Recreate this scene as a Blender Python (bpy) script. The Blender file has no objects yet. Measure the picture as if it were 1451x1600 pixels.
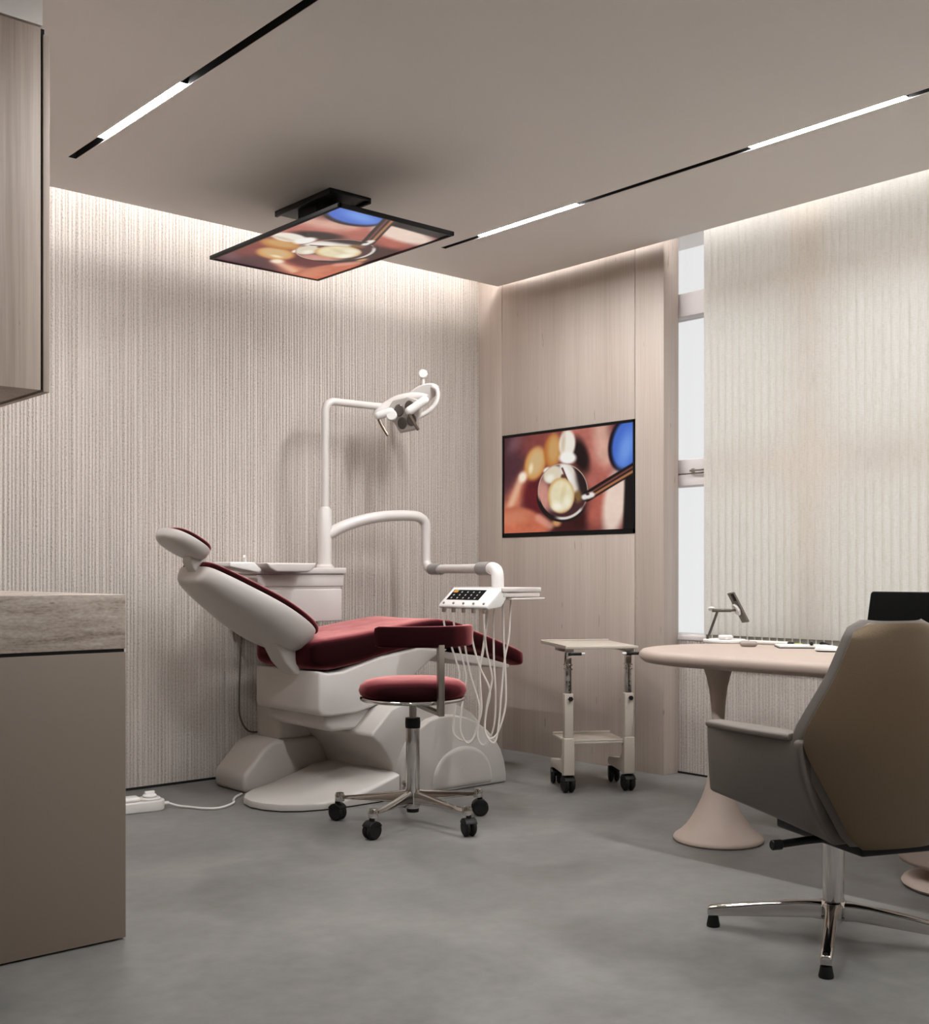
import bpy, bmesh, math, random
from mathutils import Vector, Matrix, noise
R = math.radians
PI = math.pi
random.seed(4)
scn = bpy.context.scene
COL = scn.collection

# ------------------------------------------------------------------ camera
FPX, HOR, EYE = 1812.7, 897.0, 1.05
YAW = 48.647                                     # degrees from +X, anticlockwise
cd = bpy.data.cameras.new('camera'); cam = bpy.data.objects.new('camera', cd); COL.objects.link(cam)
cam.location = (0, 0, EYE)
cam.rotation_euler = (R(90), 0, R(YAW - 90))
cd.sensor_fit = 'VERTICAL'; cd.sensor_height = 36.0; cd.sensor_width = 36.0
cd.lens = 36.0 * FPX / 1600.0
cd.shift_y = (HOR - 800.0) / 1600.0
cd.clip_start = 0.02; cd.clip_end = 100
scn.camera = cam

# ------------------------------------------------------------------ light levels and exposure
SKY_LEVEL = 0.93
PANEL_LEVEL = 425.0
COVE_A_LEVEL = 24.0
COVE_B_LEVEL = 20.0
SCREEN_LEVEL = 0.86
scn.view_settings.view_transform = 'Standard'
scn.view_settings.look = 'None'
scn.view_settings.exposure = 0.0
scn.view_settings.gamma = 1.0
scn.view_settings.use_curve_mapping = False
w = bpy.data.worlds.new('sky'); scn.world = w; w.use_nodes = True
bg = w.node_tree.nodes['Background']
bg.inputs[0].default_value = (1.0, 0.985, 0.985, 1); bg.inputs[1].default_value = SKY_LEVEL
scn.cycles.max_bounces = 10; scn.cycles.diffuse_bounces = 6; scn.cycles.glossy_bounces = 4
scn.cycles.transparent_max_bounces = 12; scn.cycles.sample_clamp_indirect = 6.0
scn.cycles.caustics_reflective = False; scn.cycles.caustics_refractive = False

# ------------------------------------------------------------------ helpers: materials
def lin(c):
    return tuple((x / 255 / 12.92) if x / 255 <= 0.04045 else ((x / 255 + 0.055) / 1.055) ** 2.4 for x in c)

def newmat(name):
    m = bpy.data.materials.new(name); m.use_nodes = True
    nt = m.node_tree
    return m, nt, nt.nodes['Principled BSDF']

def plain(name, rgb, rough=0.5, metal=0.0, **kw):
    m, nt, p = newmat(name)
    p.inputs['Base Color'].default_value = (*lin(rgb), 1)
    p.inputs['Roughness'].default_value = rough
    p.inputs['Metallic'].default_value = metal
    for k, v in kw.items():
        p.inputs[k.replace('_', ' ')].default_value = v
    return m

def emitter(name, rgb, level):
    m = bpy.data.materials.new(name); m.use_nodes = True
    nt = m.node_tree; nt.nodes.clear()
    o = nt.nodes.new('ShaderNodeOutputMaterial'); e = nt.nodes.new('ShaderNodeEmission')
    e.inputs[0].default_value = (*rgb, 1); e.inputs[1].default_value = level
    nt.links.new(e.outputs[0], o.inputs[0])
    return m

def N(nt, t, **kw):
    n = nt.nodes.new(t)
    for k, v in kw.items():
        setattr(n, k, v)
    return n

def coords(nt, scale):
    tc = N(nt, 'ShaderNodeNewGeometry'); mp = N(nt, 'ShaderNodeMapping')
    mp.inputs['Scale'].default_value = scale
    nt.links.new(tc.outputs['Position'], mp.inputs[0])
    return mp.outputs[0]

def ramp(nt, src, stops):
    r = N(nt, 'ShaderNodeValToRGB')
    el = r.color_ramp.elements
    while len(el) < len(stops):
        el.new(0.5)
    for e, (p, c) in zip(el, stops):
        e.position = p; e.color = (*lin(c), 1)
    nt.links.new(src, r.inputs[0])
    return r.outputs[0]

def math_node(nt, op, a, b=None, c=None):
    n = N(nt, 'ShaderNodeMath', operation=op)
    for i, x in enumerate((a, b, c)):
        if x is None: continue
        if isinstance(x, (int, float)): n.inputs[i].default_value = x
        else: nt.links.new(x, n.inputs[i])
    return n.outputs[0]

def noise_tex(nt, vec, scale, detail=3, rough=0.55, dist=0.0):
    n = N(nt, 'ShaderNodeTexNoise')
    n.inputs['Scale'].default_value = scale; n.inputs['Detail'].default_value = detail
    n.inputs['Roughness'].default_value = rough; n.inputs['Distortion'].default_value = dist
    nt.links.new(vec, n.inputs['Vector'])
    return n.outputs['Fac']

def bump(nt, p, height, strength, dist):
    b = N(nt, 'ShaderNodeBump'); b.inputs['Strength'].default_value = strength; b.inputs['Distance'].default_value = dist
    nt.links.new(height, b.inputs['Height']); nt.links.new(b.outputs[0], p.inputs['Normal'])

def ribbed_stone(name, axis):
    """Rough vertical-ribbed stone: ribs run in z and repeat along the given axis."""
    m, nt, p = newmat(name)
    g = N(nt, 'ShaderNodeNewGeometry'); s = N(nt, 'ShaderNodeSeparateXYZ')
    nt.links.new(g.outputs['Position'], s.inputs[0])
    along = s.outputs[axis]
    fine = noise_tex(nt, coords(nt, (1, 1, 0.6)), 170, 3, 0.75)
    wob = noise_tex(nt, coords(nt, (1, 1, 0.006)), 26, 2, 0.5)
    ph = math_node(nt, 'MULTIPLY_ADD', along, 2 * PI / 0.0180, 0.0)
    ph = math_node(nt, 'MULTIPLY_ADD', wob, 14.0, ph)
    ph = math_node(nt, 'MULTIPLY_ADD', fine, 5.5, ph)
    rib = math_node(nt, 'MULTIPLY_ADD', math_node(nt, 'SINE', ph), 0.5, 0.5)
    streak = noise_tex(nt, coords(nt, (1, 1, 0.035)), 60, 3, 0.65)
    h = math_node(nt, 'MULTIPLY_ADD', fine, 1.5, rib)
    h = math_node(nt, 'MULTIPLY_ADD', streak, 0.5, h)
    bump(nt, p, h, 1.0, 0.0038)
    mix = math_node(nt, 'MULTIPLY_ADD', fine, 0.78, math_node(nt, 'MULTIPLY', rib, 0.15))  # groove shade put into the colour: ribs darken in their valleys
    mix = math_node(nt, 'MULTIPLY_ADD', streak, 0.30, mix)
    nt.links.new(ramp(nt, mix, [(0.36, (138, 127, 118)), (0.53, (196, 185, 176)), (0.74, (222, 213, 205))]), p.inputs['Base Color'])
    p.inputs['Roughness'].default_value = 0.9
    return m

def wood(name, c0, c1, c2, rough=0.5):
    m, nt, p = newmat(name)
    band = noise_tex(nt, coords(nt, (1, 1, 0.015)), 9, 3, 0.5)
    grain = noise_tex(nt, coords(nt, (1, 1, 0.02)), 110, 3, 0.6)
    mix = math_node(nt, 'MULTIPLY_ADD', grain, 0.45, math_node(nt, 'MULTIPLY', band, 0.6))
    col = ramp(nt, mix, [(0.35, c0), (0.52, c1), (0.68, c2)])
    pore = noise_tex(nt, coords(nt, (1, 1, 0.12)), 60, 2, 0.5)
    mask = math_node(nt, 'GREATER_THAN', pore, 0.745)
    mx = N(nt, 'ShaderNodeMix', data_type='RGBA')
    nt.links.new(math_node(nt, 'MULTIPLY', mask, 0.5), mx.inputs[0]); nt.links.new(col, mx.inputs[6])
    mx.inputs[7].default_value = (*lin((96, 80, 68)), 1)
    nt.links.new(mx.outputs[2], p.inputs['Base Color'])
    p.inputs['Roughness'].default_value = rough
    bump(nt, p, grain, 0.15, 0.001)
    return m

def concrete_floor():
    m, nt, p = newmat('polished_concrete')
    a = noise_tex(nt, coords(nt, (1, 1, 1)), 1.6, 5, 0.6, 0.6)
    b = noise_tex(nt, coords(nt, (1, 1, 1)), 14, 4, 0.6)
    mix = math_node(nt, 'MULTIPLY_ADD', b, 0.3, math_node(nt, 'MULTIPLY', a, 0.75))
    nt.links.new(ramp(nt, mix, [(0.36, (96, 94, 91)), (0.54, (113, 111, 108)), (0.72, (130, 127, 123))]), p.inputs['Base Color'])
    r = math_node(nt, 'MULTIPLY_ADD', a, 0.22, 0.33)
    nt.links.new(r, p.inputs['Roughness'])
    bump(nt, p, b, 0.05, 0.002)
    return m

def travertine():
    m, nt, p = newmat('travertine')
    a = noise_tex(nt, coords(nt, (3, 3, 26)), 1.4, 5, 0.62, 0.5)
    b = noise_tex(nt, coords(nt, (30, 30, 70)), 2.4, 3, 0.6)
    mix = math_node(nt, 'MULTIPLY_ADD', b, 0.35, math_node(nt, 'MULTIPLY', a, 0.7))
    col = ramp(nt, mix, [(0.34, (112, 98, 86)), (0.50, (156, 142, 130)), (0.68, (184, 172, 160))])
    pit = noise_tex(nt, coords(nt, (24, 24, 95)), 1.6, 2, 0.5)
    mx = N(nt, 'ShaderNodeMix', data_type='RGBA')
    nt.links.new(math_node(nt, 'MULTIPLY', math_node(nt, 'GREATER_THAN', pit, 0.70), 0.6), mx.inputs[0])
    nt.links.new(col, mx.inputs[6]); mx.inputs[7].default_value = (*lin((84, 72, 63)), 1)
    nt.links.new(mx.outputs[2], p.inputs['Base Color'])
    p.inputs['Roughness'].default_value = 0.55
    return m

def leather(name, rgb, rough, bumpscale=420, spec=0.5, tint=None, sheen=0.0):
    m, nt, p = newmat(name)
    p.inputs['Base Color'].default_value = (*lin(rgb), 1); p.inputs['Roughness'].default_value = rough
    p.inputs['Specular IOR Level'].default_value = spec
    if tint: p.inputs['Specular Tint'].default_value = (*tint, 1)
    p.inputs['Sheen Weight'].default_value = sheen
    h = noise_tex(nt, coords(nt, (1, 1, 1)), bumpscale, 2, 0.5)
    bump(nt, p, h, 0.45, 0.0012)
    return m

def velvet(name):
    """Pile fabric: deep when looked at straight on, pale at grazing angles."""
    m, nt, p = newmat(name)
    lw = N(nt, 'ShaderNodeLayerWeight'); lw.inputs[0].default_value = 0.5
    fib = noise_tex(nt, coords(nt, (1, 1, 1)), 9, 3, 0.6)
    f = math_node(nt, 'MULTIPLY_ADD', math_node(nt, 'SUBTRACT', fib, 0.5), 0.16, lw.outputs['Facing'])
    nt.links.new(ramp(nt, f, [(0.22, (34, 9, 11)), (0.52, (74, 28, 32)), (0.78, (146, 82, 84)), (0.95, (206, 140, 138))]), p.inputs['Base Color'])  # pile sheen put into the base colour by view angle
    p.inputs['Roughness'].default_value = 0.9
    p.inputs['Specular IOR Level'].default_value = 0.05
    return m

def blind_fabric():
    m = bpy.data.materials.new('linen_blind'); m.use_nodes = True
    nt = m.node_tree; nt.nodes.clear()
    o = N(nt, 'ShaderNodeOutputMaterial'); d = N(nt, 'ShaderNodeBsdfDiffuse'); t = N(nt, 'ShaderNodeBsdfTranslucent'); mx = N(nt, 'ShaderNodeMixShader')
    wv = noise_tex(nt, coords(nt, (30, 30, 220)), 2.0, 3, 0.6)
    wv2 = noise_tex(nt, coords(nt, (220, 220, 6)), 2.0, 3, 0.6)
    mix = math_node(nt, 'MULTIPLY_ADD', wv2, 0.5, math_node(nt, 'MULTIPLY', wv, 0.5))
    c = ramp(nt, mix, [(0.3, (222, 216, 205)), (0.5, (243, 239, 231)), (0.7, (250, 248, 243))])
    nt.links.new(c, d.inputs[0]); nt.links.new(c, t.inputs[0]); mx.inputs[0].default_value = 0.68
    nt.links.new(d.outputs[0], mx.inputs[1]); nt.links.new(t.outputs[0], mx.inputs[2]); nt.links.new(mx.outputs[0], o.inputs[0])
    return m

def pane_glass():
    m = bpy.data.materials.new('window_glass'); m.use_nodes = True
    nt = m.node_tree; nt.nodes.clear()
    o = N(nt, 'ShaderNodeOutputMaterial'); t = N(nt, 'ShaderNodeBsdfTransparent'); g = N(nt, 'ShaderNodeBsdfGlossy'); mx = N(nt, 'ShaderNodeMixShader')
    g.inputs['Roughness'].default_value = 0.02; t.inputs[0].default_value = (0.96, 0.97, 0.97, 1)
    f = N(nt, 'ShaderNodeFresnel'); f.inputs[0].default_value = 1.45
    nt.links.new(math_node(nt, 'MULTIPLY', f.outputs[0], 0.5), mx.inputs[0])
    nt.links.new(t.outputs[0], mx.inputs[1]); nt.links.new(g.outputs[0], mx.inputs[2]); nt.links.new(mx.outputs[0], o.inputs[0])
    return m

M = dict(
    stone_x=ribbed_stone('ribbed_stone_along_x', 0), stone_y=ribbed_stone('ribbed_stone_along_y', 1),
    panel=wood('pale_oak_panel', (172, 158, 147), (182, 168, 157), (190, 177, 167)),
    cabwood=wood('oak_cabinet', (152, 136, 123), (173, 157, 144), (187, 172, 160)),
    floor=concrete_floor(), ceiling=plain('ceiling_paint', (240, 236, 233), 0.85), plaster=plain('plaster', (240, 234, 229), 0.9),
    paint=plain('warm_wall_paint', (150, 146, 142), 0.9),
    travertine=travertine(), taupe=plain('taupe_lacquer', (121, 108, 95), 0.42), black=plain('black_plastic', (9, 8, 8), 0.5, Specular_IOR_Level=0.3),
    rubber=plain('black_rubber', (13, 12, 12), 0.6, Specular_IOR_Level=0.3), gap=plain('shadow_gap_black', (6, 5, 5), 0.8), track=plain('matt_black_track', (5, 5, 5), 0.7),
    shell=plain('white_shell_plastic', (198, 192, 187), 0.32), unit=plain('white_unit_plastic', (212, 204, 200), 0.35),
    tube=plain('white_enamel_tube', (216, 210, 206), 0.28), lamp_face=plain('lamp_face_plastic', (186, 178, 172), 0.4), collar=plain('grey_collar_plastic', (150, 146, 143), 0.4), base=plain('pale_grey_base_plastic', (183, 177, 171), 0.38),
    lens=plain('smoked_lens', (92, 84, 78), 0.15), bronze=plain('bronze_rod', (96, 84, 74), 0.3, 0.7),
    velvet=velvet('burgundy_velvet'), chrome=plain('chrome', (205, 201, 197), 0.06, 1.0), steel=plain('brushed_steel', (170, 163, 155), 0.28, 1.0),
    cart=plain('cream_cart_enamel', (190, 180, 167), 0.38), desk=plain('beige_desk_lacquer', (178, 161, 149), 0.55, Specular_IOR_Level=0.3),
    leather=leather('taupe_leather', (104, 96, 88), 0.5), bronze_leather=leather('bronze_brown_leather', (84, 70, 56), 0.38, 380, 0.6, (1.0, 0.78, 0.5)),
    white=plain('white_gloss', (232, 229, 226), 0.3), paper=plain('notepad_paper', (226, 222, 216), 0.8), darkgrey=plain('dark_grey_metal', (92, 86, 80), 0.35, 0.6),
    phone=plain('grey_phone', (120, 114, 109), 0.35, 0.4), capsule=plain('warm_grey_capsule', (160, 150, 143), 0.45), green=plain('lime_eraser', (180, 196, 60), 0.5),
    blind=blind_fabric(), weight=plain('blind_weight', (140, 135, 122), 0.7), bead=plain('white_beads', (220, 216, 206), 0.5),
    frame=plain('white_window_frame', (232, 225, 224), 0.4), glass=pane_glass(), hose=plain('white_hose', (222, 214, 206), 0.4),
    led=emitter('cove_led', (0.985, 0.99, 1.0), COVE_A_LEVEL), ledb=emitter('cove_led_window', (0.985, 0.99, 1.0), COVE_B_LEVEL),
    panel_light=emitter('light_panel', (0.985, 0.99, 1.0), PANEL_LEVEL), orange=emitter('display_orange', (1.0, 0.50, 0.12), 0.7), icon=emitter('display_icon', (0.9, 0.9, 0.95), 0.6),
    display=plain('display_black', (3, 3, 3), 0.35, Specular_IOR_Level=0.08), cable=plain('grey_cable', (88, 80, 74), 0.5), strip=plain('white_power_strip', (214, 209, 205), 0.4), bezel=plain('tv_bezel', (5, 5, 5), 0.5, Specular_IOR_Level=0.25),
)

# ------------------------------------------------------------------ helpers: geometry
class MB:
    """Collects shapes (world coordinates) and links them as ONE mesh object."""
    def __init__(s): s.bm = bmesh.new()
    def box(s, a, b, rot=None, at=None):
        vs = [s.bm.verts.new((x, y, z)) for x in (a[0], b[0]) for y in (a[1], b[1]) for z in (a[2], b[2])]
        for f in ((0, 1, 3, 2), (4, 6, 7, 5), (0, 4, 5, 1), (2, 3, 7, 6), (0, 2, 6, 4), (1, 5, 7, 3)):
            s.bm.faces.new([vs[i] for i in f])
        if rot is not None:
            for v in vs: v.co = rot @ v.co
        if at is not None:
            for v in vs: v.co += Vector(at)
        return s
    def loft(s, rings, closed=True, cap=True):
        vr = [[s.bm.verts.new(p) for p in r] for r in rings]
        n = len(vr[0])
        for a, b in zip(vr, vr[1:]):
            for i in range(n if closed else n - 1):
                j = (i + 1) % n
                s.bm.faces.new((a[i], a[j], b[j], b[i]))
        if cap and closed:
            s.bm.faces.new(list(reversed(vr[0]))); s.bm.faces.new(vr[-1])
        return s
    def prism(s, poly, fn, a, b):
        """poly of 2D points, fn(p, q, h) -> 3D, from h=a to h=b."""
        return s.loft([[fn(p, q, h) for p, q in poly] for h in (a, b)])
    def lathe(s, prof, c, seg=40, sx=1.0, sy=1.0, ang=0.0):
        rings = []
        for r, z in prof:
            ring = []
            for k in range(seg):
                t = 2 * PI * k / seg
                x, y = r * sx * math.cos(t), r * sy * math.sin(t)
                ring.append((c[0] + x * math.cos(ang) - y * math.sin(ang), c[1] + x * math.sin(ang) + y * math.cos(ang), c[2] + z))
            rings.append(ring)
        return s.loft(rings)
    def tube(s, pts, r, seg=12, smooth=0, r2=None):
        pts = [Vector(p) for p in pts]
        if smooth: pts = catmull(pts, smooth)
        n = len(pts); rings = []
        t0 = (pts[1] - pts[0]).normalized()
        up = Vector((0, 0, 1)) if abs(t0.z) < 0.9 else Vector((1, 0, 0))
        nx = t0.cross(up).normalized()
        for i, p in enumerate(pts):
            t = (pts[min(i + 1, n - 1)] - pts[max(i - 1, 0)]).normalized()
            nx = (nx - t * nx.dot(t)).normalized(); ny = t.cross(nx)
            rr = r if r2 is None else r + (r2 - r) * i / (n - 1)
            rings.append([p + nx * rr * math.cos(2 * PI * k / seg) + ny * rr * math.sin(2 * PI * k / seg) for k in range(seg)])
        return s.loft(rings)
    def capsule(s, a, b, r, seg=16):
        a, b = Vector(a), Vector(b); d = (b - a).normalized(); pts = []; rs = []
        for k in range(6):
            t = PI / 2 * k / 5; pts.append(a - d * r * math.cos(t)); rs.append(max(r * math.sin(t), r * 0.02))
        for k in range(6):
            t = PI / 2 * (1 - k / 5); pts.append(b + d * r * math.cos(t)); rs.append(max(r * math.sin(t), r * 0.02))
        nx = d.cross(Vector((0, 0, 1)) if abs(d.z) < 0.9 else Vector((1, 0, 0))).normalized(); ny = d.cross(nx)
        return s.loft([[p + (nx * math.cos(2 * PI * k / seg) + ny * math.sin(2 * PI * k / seg)) * q for k in range(seg)] for p, q in zip(pts, rs)])
    def disc(s, c, n, r, h, seg=28, ry=None, ax=None, edge=0.15):
        """Short cylinder with softened edges, axis n, centred on c."""
        n = Vector(n).normalized(); c = Vector(c)
        nx = Vector(ax).normalized() if ax is not None else n.cross(Vector((0, 0, 1)) if abs(n.z) < 0.9 else Vector((1, 0, 0))).normalized()
        nx = (nx - n * nx.dot(n)).normalized(); ny = n.cross(nx); ry = ry or r
        e = min(edge * r, h * 0.49)
        lv = [(-h / 2, 1 - e / r), (-h / 2 + e, 1), (h / 2 - e, 1), (h / 2, 1 - e / r)]
        return s.loft([[c + n * z + nx * r * q * math.cos(2 * PI * k / seg) + ny * ry * q * math.sin(2 * PI * k / seg) for k in range(seg)] for z, q in lv])
    def grid(s, fn, nu, nv):
        vs = [[s.bm.verts.new(fn(i / nu, j / nv)) for j in range(nv + 1)] for i in range(nu + 1)]
        for i in range(nu):
            for j in range(nv):
                s.bm.faces.new((vs[i][j], vs[i + 1][j], vs[i + 1][j + 1], vs[i][j + 1]))
        return s
    def build(s, name, mat, parent=None, bevel=0.0, seg=3, smooth=True, sub=0, angle=35, solid=None):
        bm = s.bm
        bmesh.ops.recalc_face_normals(bm, faces=bm.faces)
        me = bpy.data.meshes.new(name)
        o = bpy.data.objects.new(name, me); COL.objects.link(o)
        if parent is not None:
            base = Vector(parent['_at'])
            o.parent = parent
        else:
            xs = [v.co for v in bm.verts]
            base = Vector(((min(c.x for c in xs) + max(c.x for c in xs)) / 2, (min(c.y for c in xs) + max(c.y for c in xs)) / 2, min(c.z for c in xs)))
            o.location = base
        o['_at'] = tuple(base)
        for v in bm.verts: v.co -= base
        bm.to_mesh(me); bm.free()
        me.materials.append(mat)
        if smooth:
            for p in me.polygons: p.use_smooth = True
            me.set_sharp_from_angle(angle=R(angle))
        if solid:
            md = o.modifiers.new('thickness', 'SOLIDIFY'); md.thickness = solid; md.offset = 0
        if bevel:
            md = o.modifiers.new('soft_edges', 'BEVEL'); md.width = bevel; md.segments = seg; md.limit_method = 'ANGLE'; md.angle_limit = R(30)
            md.harden_normals = False
            if smooth: me.set_sharp_from_angle(angle=R(180))
        if sub:
            md = o.modifiers.new('smooth', 'SUBSURF'); md.levels = sub; md.render_levels = sub
        return o

def catmull(p, n):
    out = []
    q = [p[0] * 2 - p[1]] + list(p) + [p[-1] * 2 - p[-2]]
    for i in range(1, len(q) - 2):
        a, b, c, d = q[i - 1:i + 3]
        for k in range(n):
            t = k / n
            out.append(0.5 * ((2 * b) + (c - a) * t + (2 * a - 5 * b + 4 * c - d) * t * t + (3 * b - a - 3 * c + d) * t ** 3))
    out.append(p[-1]); return out

def sg(x, e): return math.copysign(abs(x) ** e, x)

def thing(name, label, cat, at, group=None):
    o = bpy.data.objects.new(name, None); COL.objects.link(o); o.location = at; o['_at'] = tuple(at)
    o.empty_display_size = 0.05
    o['label'] = label; o['category'] = cat
    if group: o['group'] = group
    return o
def tag(o, label, cat, group=None):
    o['label'] = label; o['category'] = cat
    if group: o['group'] = group
    return o
def struct(o, label=None, cat=None):
    o['kind'] = 'structure'
    if label: o['label'] = label; o['category'] = cat
    return o
XZ = lambda p, q, h: (p, h, q)
XY = lambda p, q, h: (p, q, h)

# ------------------------------------------------------------------ room
CEIL, YA, XP, XW = 2.78, 5.30, 4.78, 4.90
TOP = 3.00
X0, Y0 = -1.7, -1.9
struct(MB().box((X0 - .1, Y0 - .1, -.08), (5.6, YA + .2, 0)).build('floor', M['floor'], smooth=False), 'polished grey concrete floor of the clinic room', 'floor')
c = MB()
T1, T2, TE = (1.945, 1.981), (3.968, 4.003), 4.70
CX, CY = 4.765, 5.107
c.box((X0, Y0, CEIL), (T1[0], CY, CEIL + .012)); c.box((T1[1], Y0, CEIL), (T2[0], CY, CEIL + .012)); c.box((T2[1], Y0, CEIL), (CX, CY, CEIL + .012))
c.box((T1[0], TE, CEIL), (T1[1], CY, CEIL + .012)); c.box((T2[0], TE, CEIL), (T2[1], CY, CEIL + .012))
c.box((X0, Y0, TOP), (5.6, YA + .2, TOP + .08))
struct(c.build('ceiling', M['ceiling'], smooth=False), 'warm grey dropped ceiling with lit coves along two walls', 'ceiling')
struct(MB().box((0.6, YA, 0.006), (XP + .3, YA + .15, TOP)).build('wall_back', M['stone_x'], smooth=False), 'wall of rough vertically ribbed beige stone behind the dental chair', 'wall')
struct(MB().box((0.6, YA - .002, 0), (XP, YA + .01, 0.012)).build('trim_1', M['gap'], smooth=False), 'thin black strip painted as shadow gap at foot of the ribbed wall behind chair', 'trim')  # black strip stands in for the shade of a recess under the wall
# wall on the left that carries the cabinets, with the boxed-in soffit above them
struct(MB().box((X0, 3.149, 0), (0.87, YA + .15, TOP)).build('wall_left', M['paint'], smooth=False), 'painted wall behind the tall cabinets', 'wall')
struct(MB().box((0.87, 3.149, 2.552), (1.232, YA, CEIL)).build('soffit', M['plaster'], smooth=False), 'pale plaster soffit above the wall cabinet', 'soffit')
struct(MB().box((X0 - .1, Y0, 0), (X0, 3.2, TOP)).build('wall_west', M['paint'], smooth=False), 'painted wall left of the viewpoint', 'wall')
struct(MB().box((X0 - .1, Y0 - .1, 0), (5.6, Y0, TOP)).build('wall_front', M['paint'], smooth=False), 'painted wall behind the viewpoint', 'wall')
# window wall: ribbed stone below the sill, opening above
struct(MB().box((XW, Y0, 0.006), (XW + .22, YA + .15, 0.705)).box((XW, 4.03, .70), (XW + .22, YA + .15, TOP)).build('wall_right', M['stone_y'], smooth=False), 'low ribbed stone wall under the window', 'wall')
struct(MB().box((XW - .004, Y0, 0), (XW + .01, 3.86, 0.010)).build('trim_2', M['gap'], smooth=False), 'thin black strip painted as shadow gap at foot of the wall under window', 'trim')  # same painted shade line along the foot of the window wall
# oak cladding: narrow strip, centre panel with the recess for the screen, end pillar
TVY = (4.056, 5.084); TVZ = (1.268, 1.880)
struct(MB().box((XP, 5.092, 0.0), (XW, YA, TOP)).build('trim_3', M['panel'], bevel=.0012), 'narrow pale oak strip in the room corner', 'panel')
p = MB()
p.box((XP, 4.0545, 0), (XW, 5.088, TVZ[0])).box((XP, 4.0545, TVZ[1]), (XW, 5.088, TOP))
p.box((XP + .04, 4.0545, TVZ[0]), (XW, 5.088, TVZ[1]))
struct(p.build('trim_4', M['panel'], bevel=.0012), 'wide pale oak wall panel around the wall screen', 'panel')
struct(MB().box((XP, 3.858, 0.0), (XW, 4.0505, TOP)).build('trim_5', M['panel'], bevel=.0012), 'pale oak pillar panel beside the window', 'panel')
struct(MB().box((XP + .012, 4.046, 0.0), (XW, 4.058, TOP)).box((XP + .012, 5.084, 0.0), (XW, 5.096, TOP)).build('trim_6', M['gap'], smooth=False), 'dark joints between the oak panels', 'joint')

# window
win = thing('window_1', 'tall white framed window behind the vertical blinds', 'window', (5.0, 1.3, .70)); win['kind'] = 'structure'
f = MB()
WX0, WX1 = 4.920, 5.03
YT, YB = 4.03, -1.6
for a, b in ((3.955, 4.03), (2.96, 3.115), (1.93, 2.085), (0.90, 1.055), (-.13, .025), (-1.6, -1.45)):
    f.box((WX0, a, .70), (WX1, b, 3.0))
for a, b in ((.70, .735), (1.515, 1.575), (1.58, 1.655), (2.41, 2.535), (2.965, 3.0)):
    f.box((WX0 + .002, YB, a), (WX1 - .002, YT, b))
f.build('window_frame', M['frame'], win, bevel=.004)
for ya, yb in ((3.115, 3.955), (2.085, 2.96), (1.055, 1.93), (.025, .90), (-1.45, -.13)):
    for za, zb in ((.735, 1.515), (1.655, 2.41), (2.535, 2.965)):
        MB().box((4.992, ya, za), (5.000, yb, zb)).build('window_pane', M['glass'], win, smooth=False)
for yy in (3.775, 2.70, 1.70):
    h = MB().box((WX0 - .006, yy - .010, 1.575), (WX0 + .002, yy + .010, 1.605)); h.box((WX0 - .024, yy - .09, 1.587), (WX0 - .014, yy + .008, 1.597)).box((WX0 - .018, yy - .005, 1.587), (WX0 - .003, yy + .005, 1.597))
    h.build('window_handle', M['steel'], win, bevel=.003)
MB().box((XW - .004, Y0 + .3, .703), (WX0 + .01, 3.955, .728)).build('window_sill', M['frame'], win, bevel=.004)

# cove LED strips above the dropped ceiling
o = struct(MB().box((1.3, 5.015, 2.885), (4.72, 5.045, 2.905)).build('cove_light', M['led'], smooth=False), 'hidden light strip in the cove along the ribbed wall', 'cove light')
o = struct(MB().box((4.722, -1.5, 2.885), (4.747, 5.02, 2.905)).build('cove_light', M['ledb'], smooth=False), 'hidden light strip in the cove along the window', 'cove light')

# ------------------------------------------------------------------ recessed track lights
PANELS = ((3.735, 4.415), (2.105, 2.775), (0.475, 1.145), (-1.155, -.485))
for (xa, xb), lab in ((T1, 'recessed black track light at upper left of ceiling'), (T2, 'long recessed black track light nearer the window')):
    t = thing('track_light', lab, 'track light', ((xa + xb) / 2, 1.5, CEIL), 'black ceiling tracks')
    ch = MB().box((xa - .002, Y0 + .05, CEIL + .05), (xb + .002, TE + .002, CEIL + .055))
    ch.box((xa - .003, Y0 + .05, CEIL + .002), (xa + .0015, TE, CEIL + .055)).box((xb - .0015, Y0 + .05, CEIL + .002), (xb + .003, TE, CEIL + .055))
    ch.box((xa, TE - .0015, CEIL + .001), (xb, TE + .003, CEIL + .055))
    ch.build('channel', M['track'], t, smooth=False)
    for ya, yb in PANELS:
        pn = MB().box((xa + .002, ya, CEIL + .006), (xb - .002, yb, CEIL + .04)).build('light_panel', M['track'], t, smooth=False)
        MB().box((xa + .0032, ya + .001, CEIL + .0045), (xb - .0032, yb - .001, CEIL + .0058)).build('diffuser', M['panel_light'], pn, smooth=False)

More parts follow.
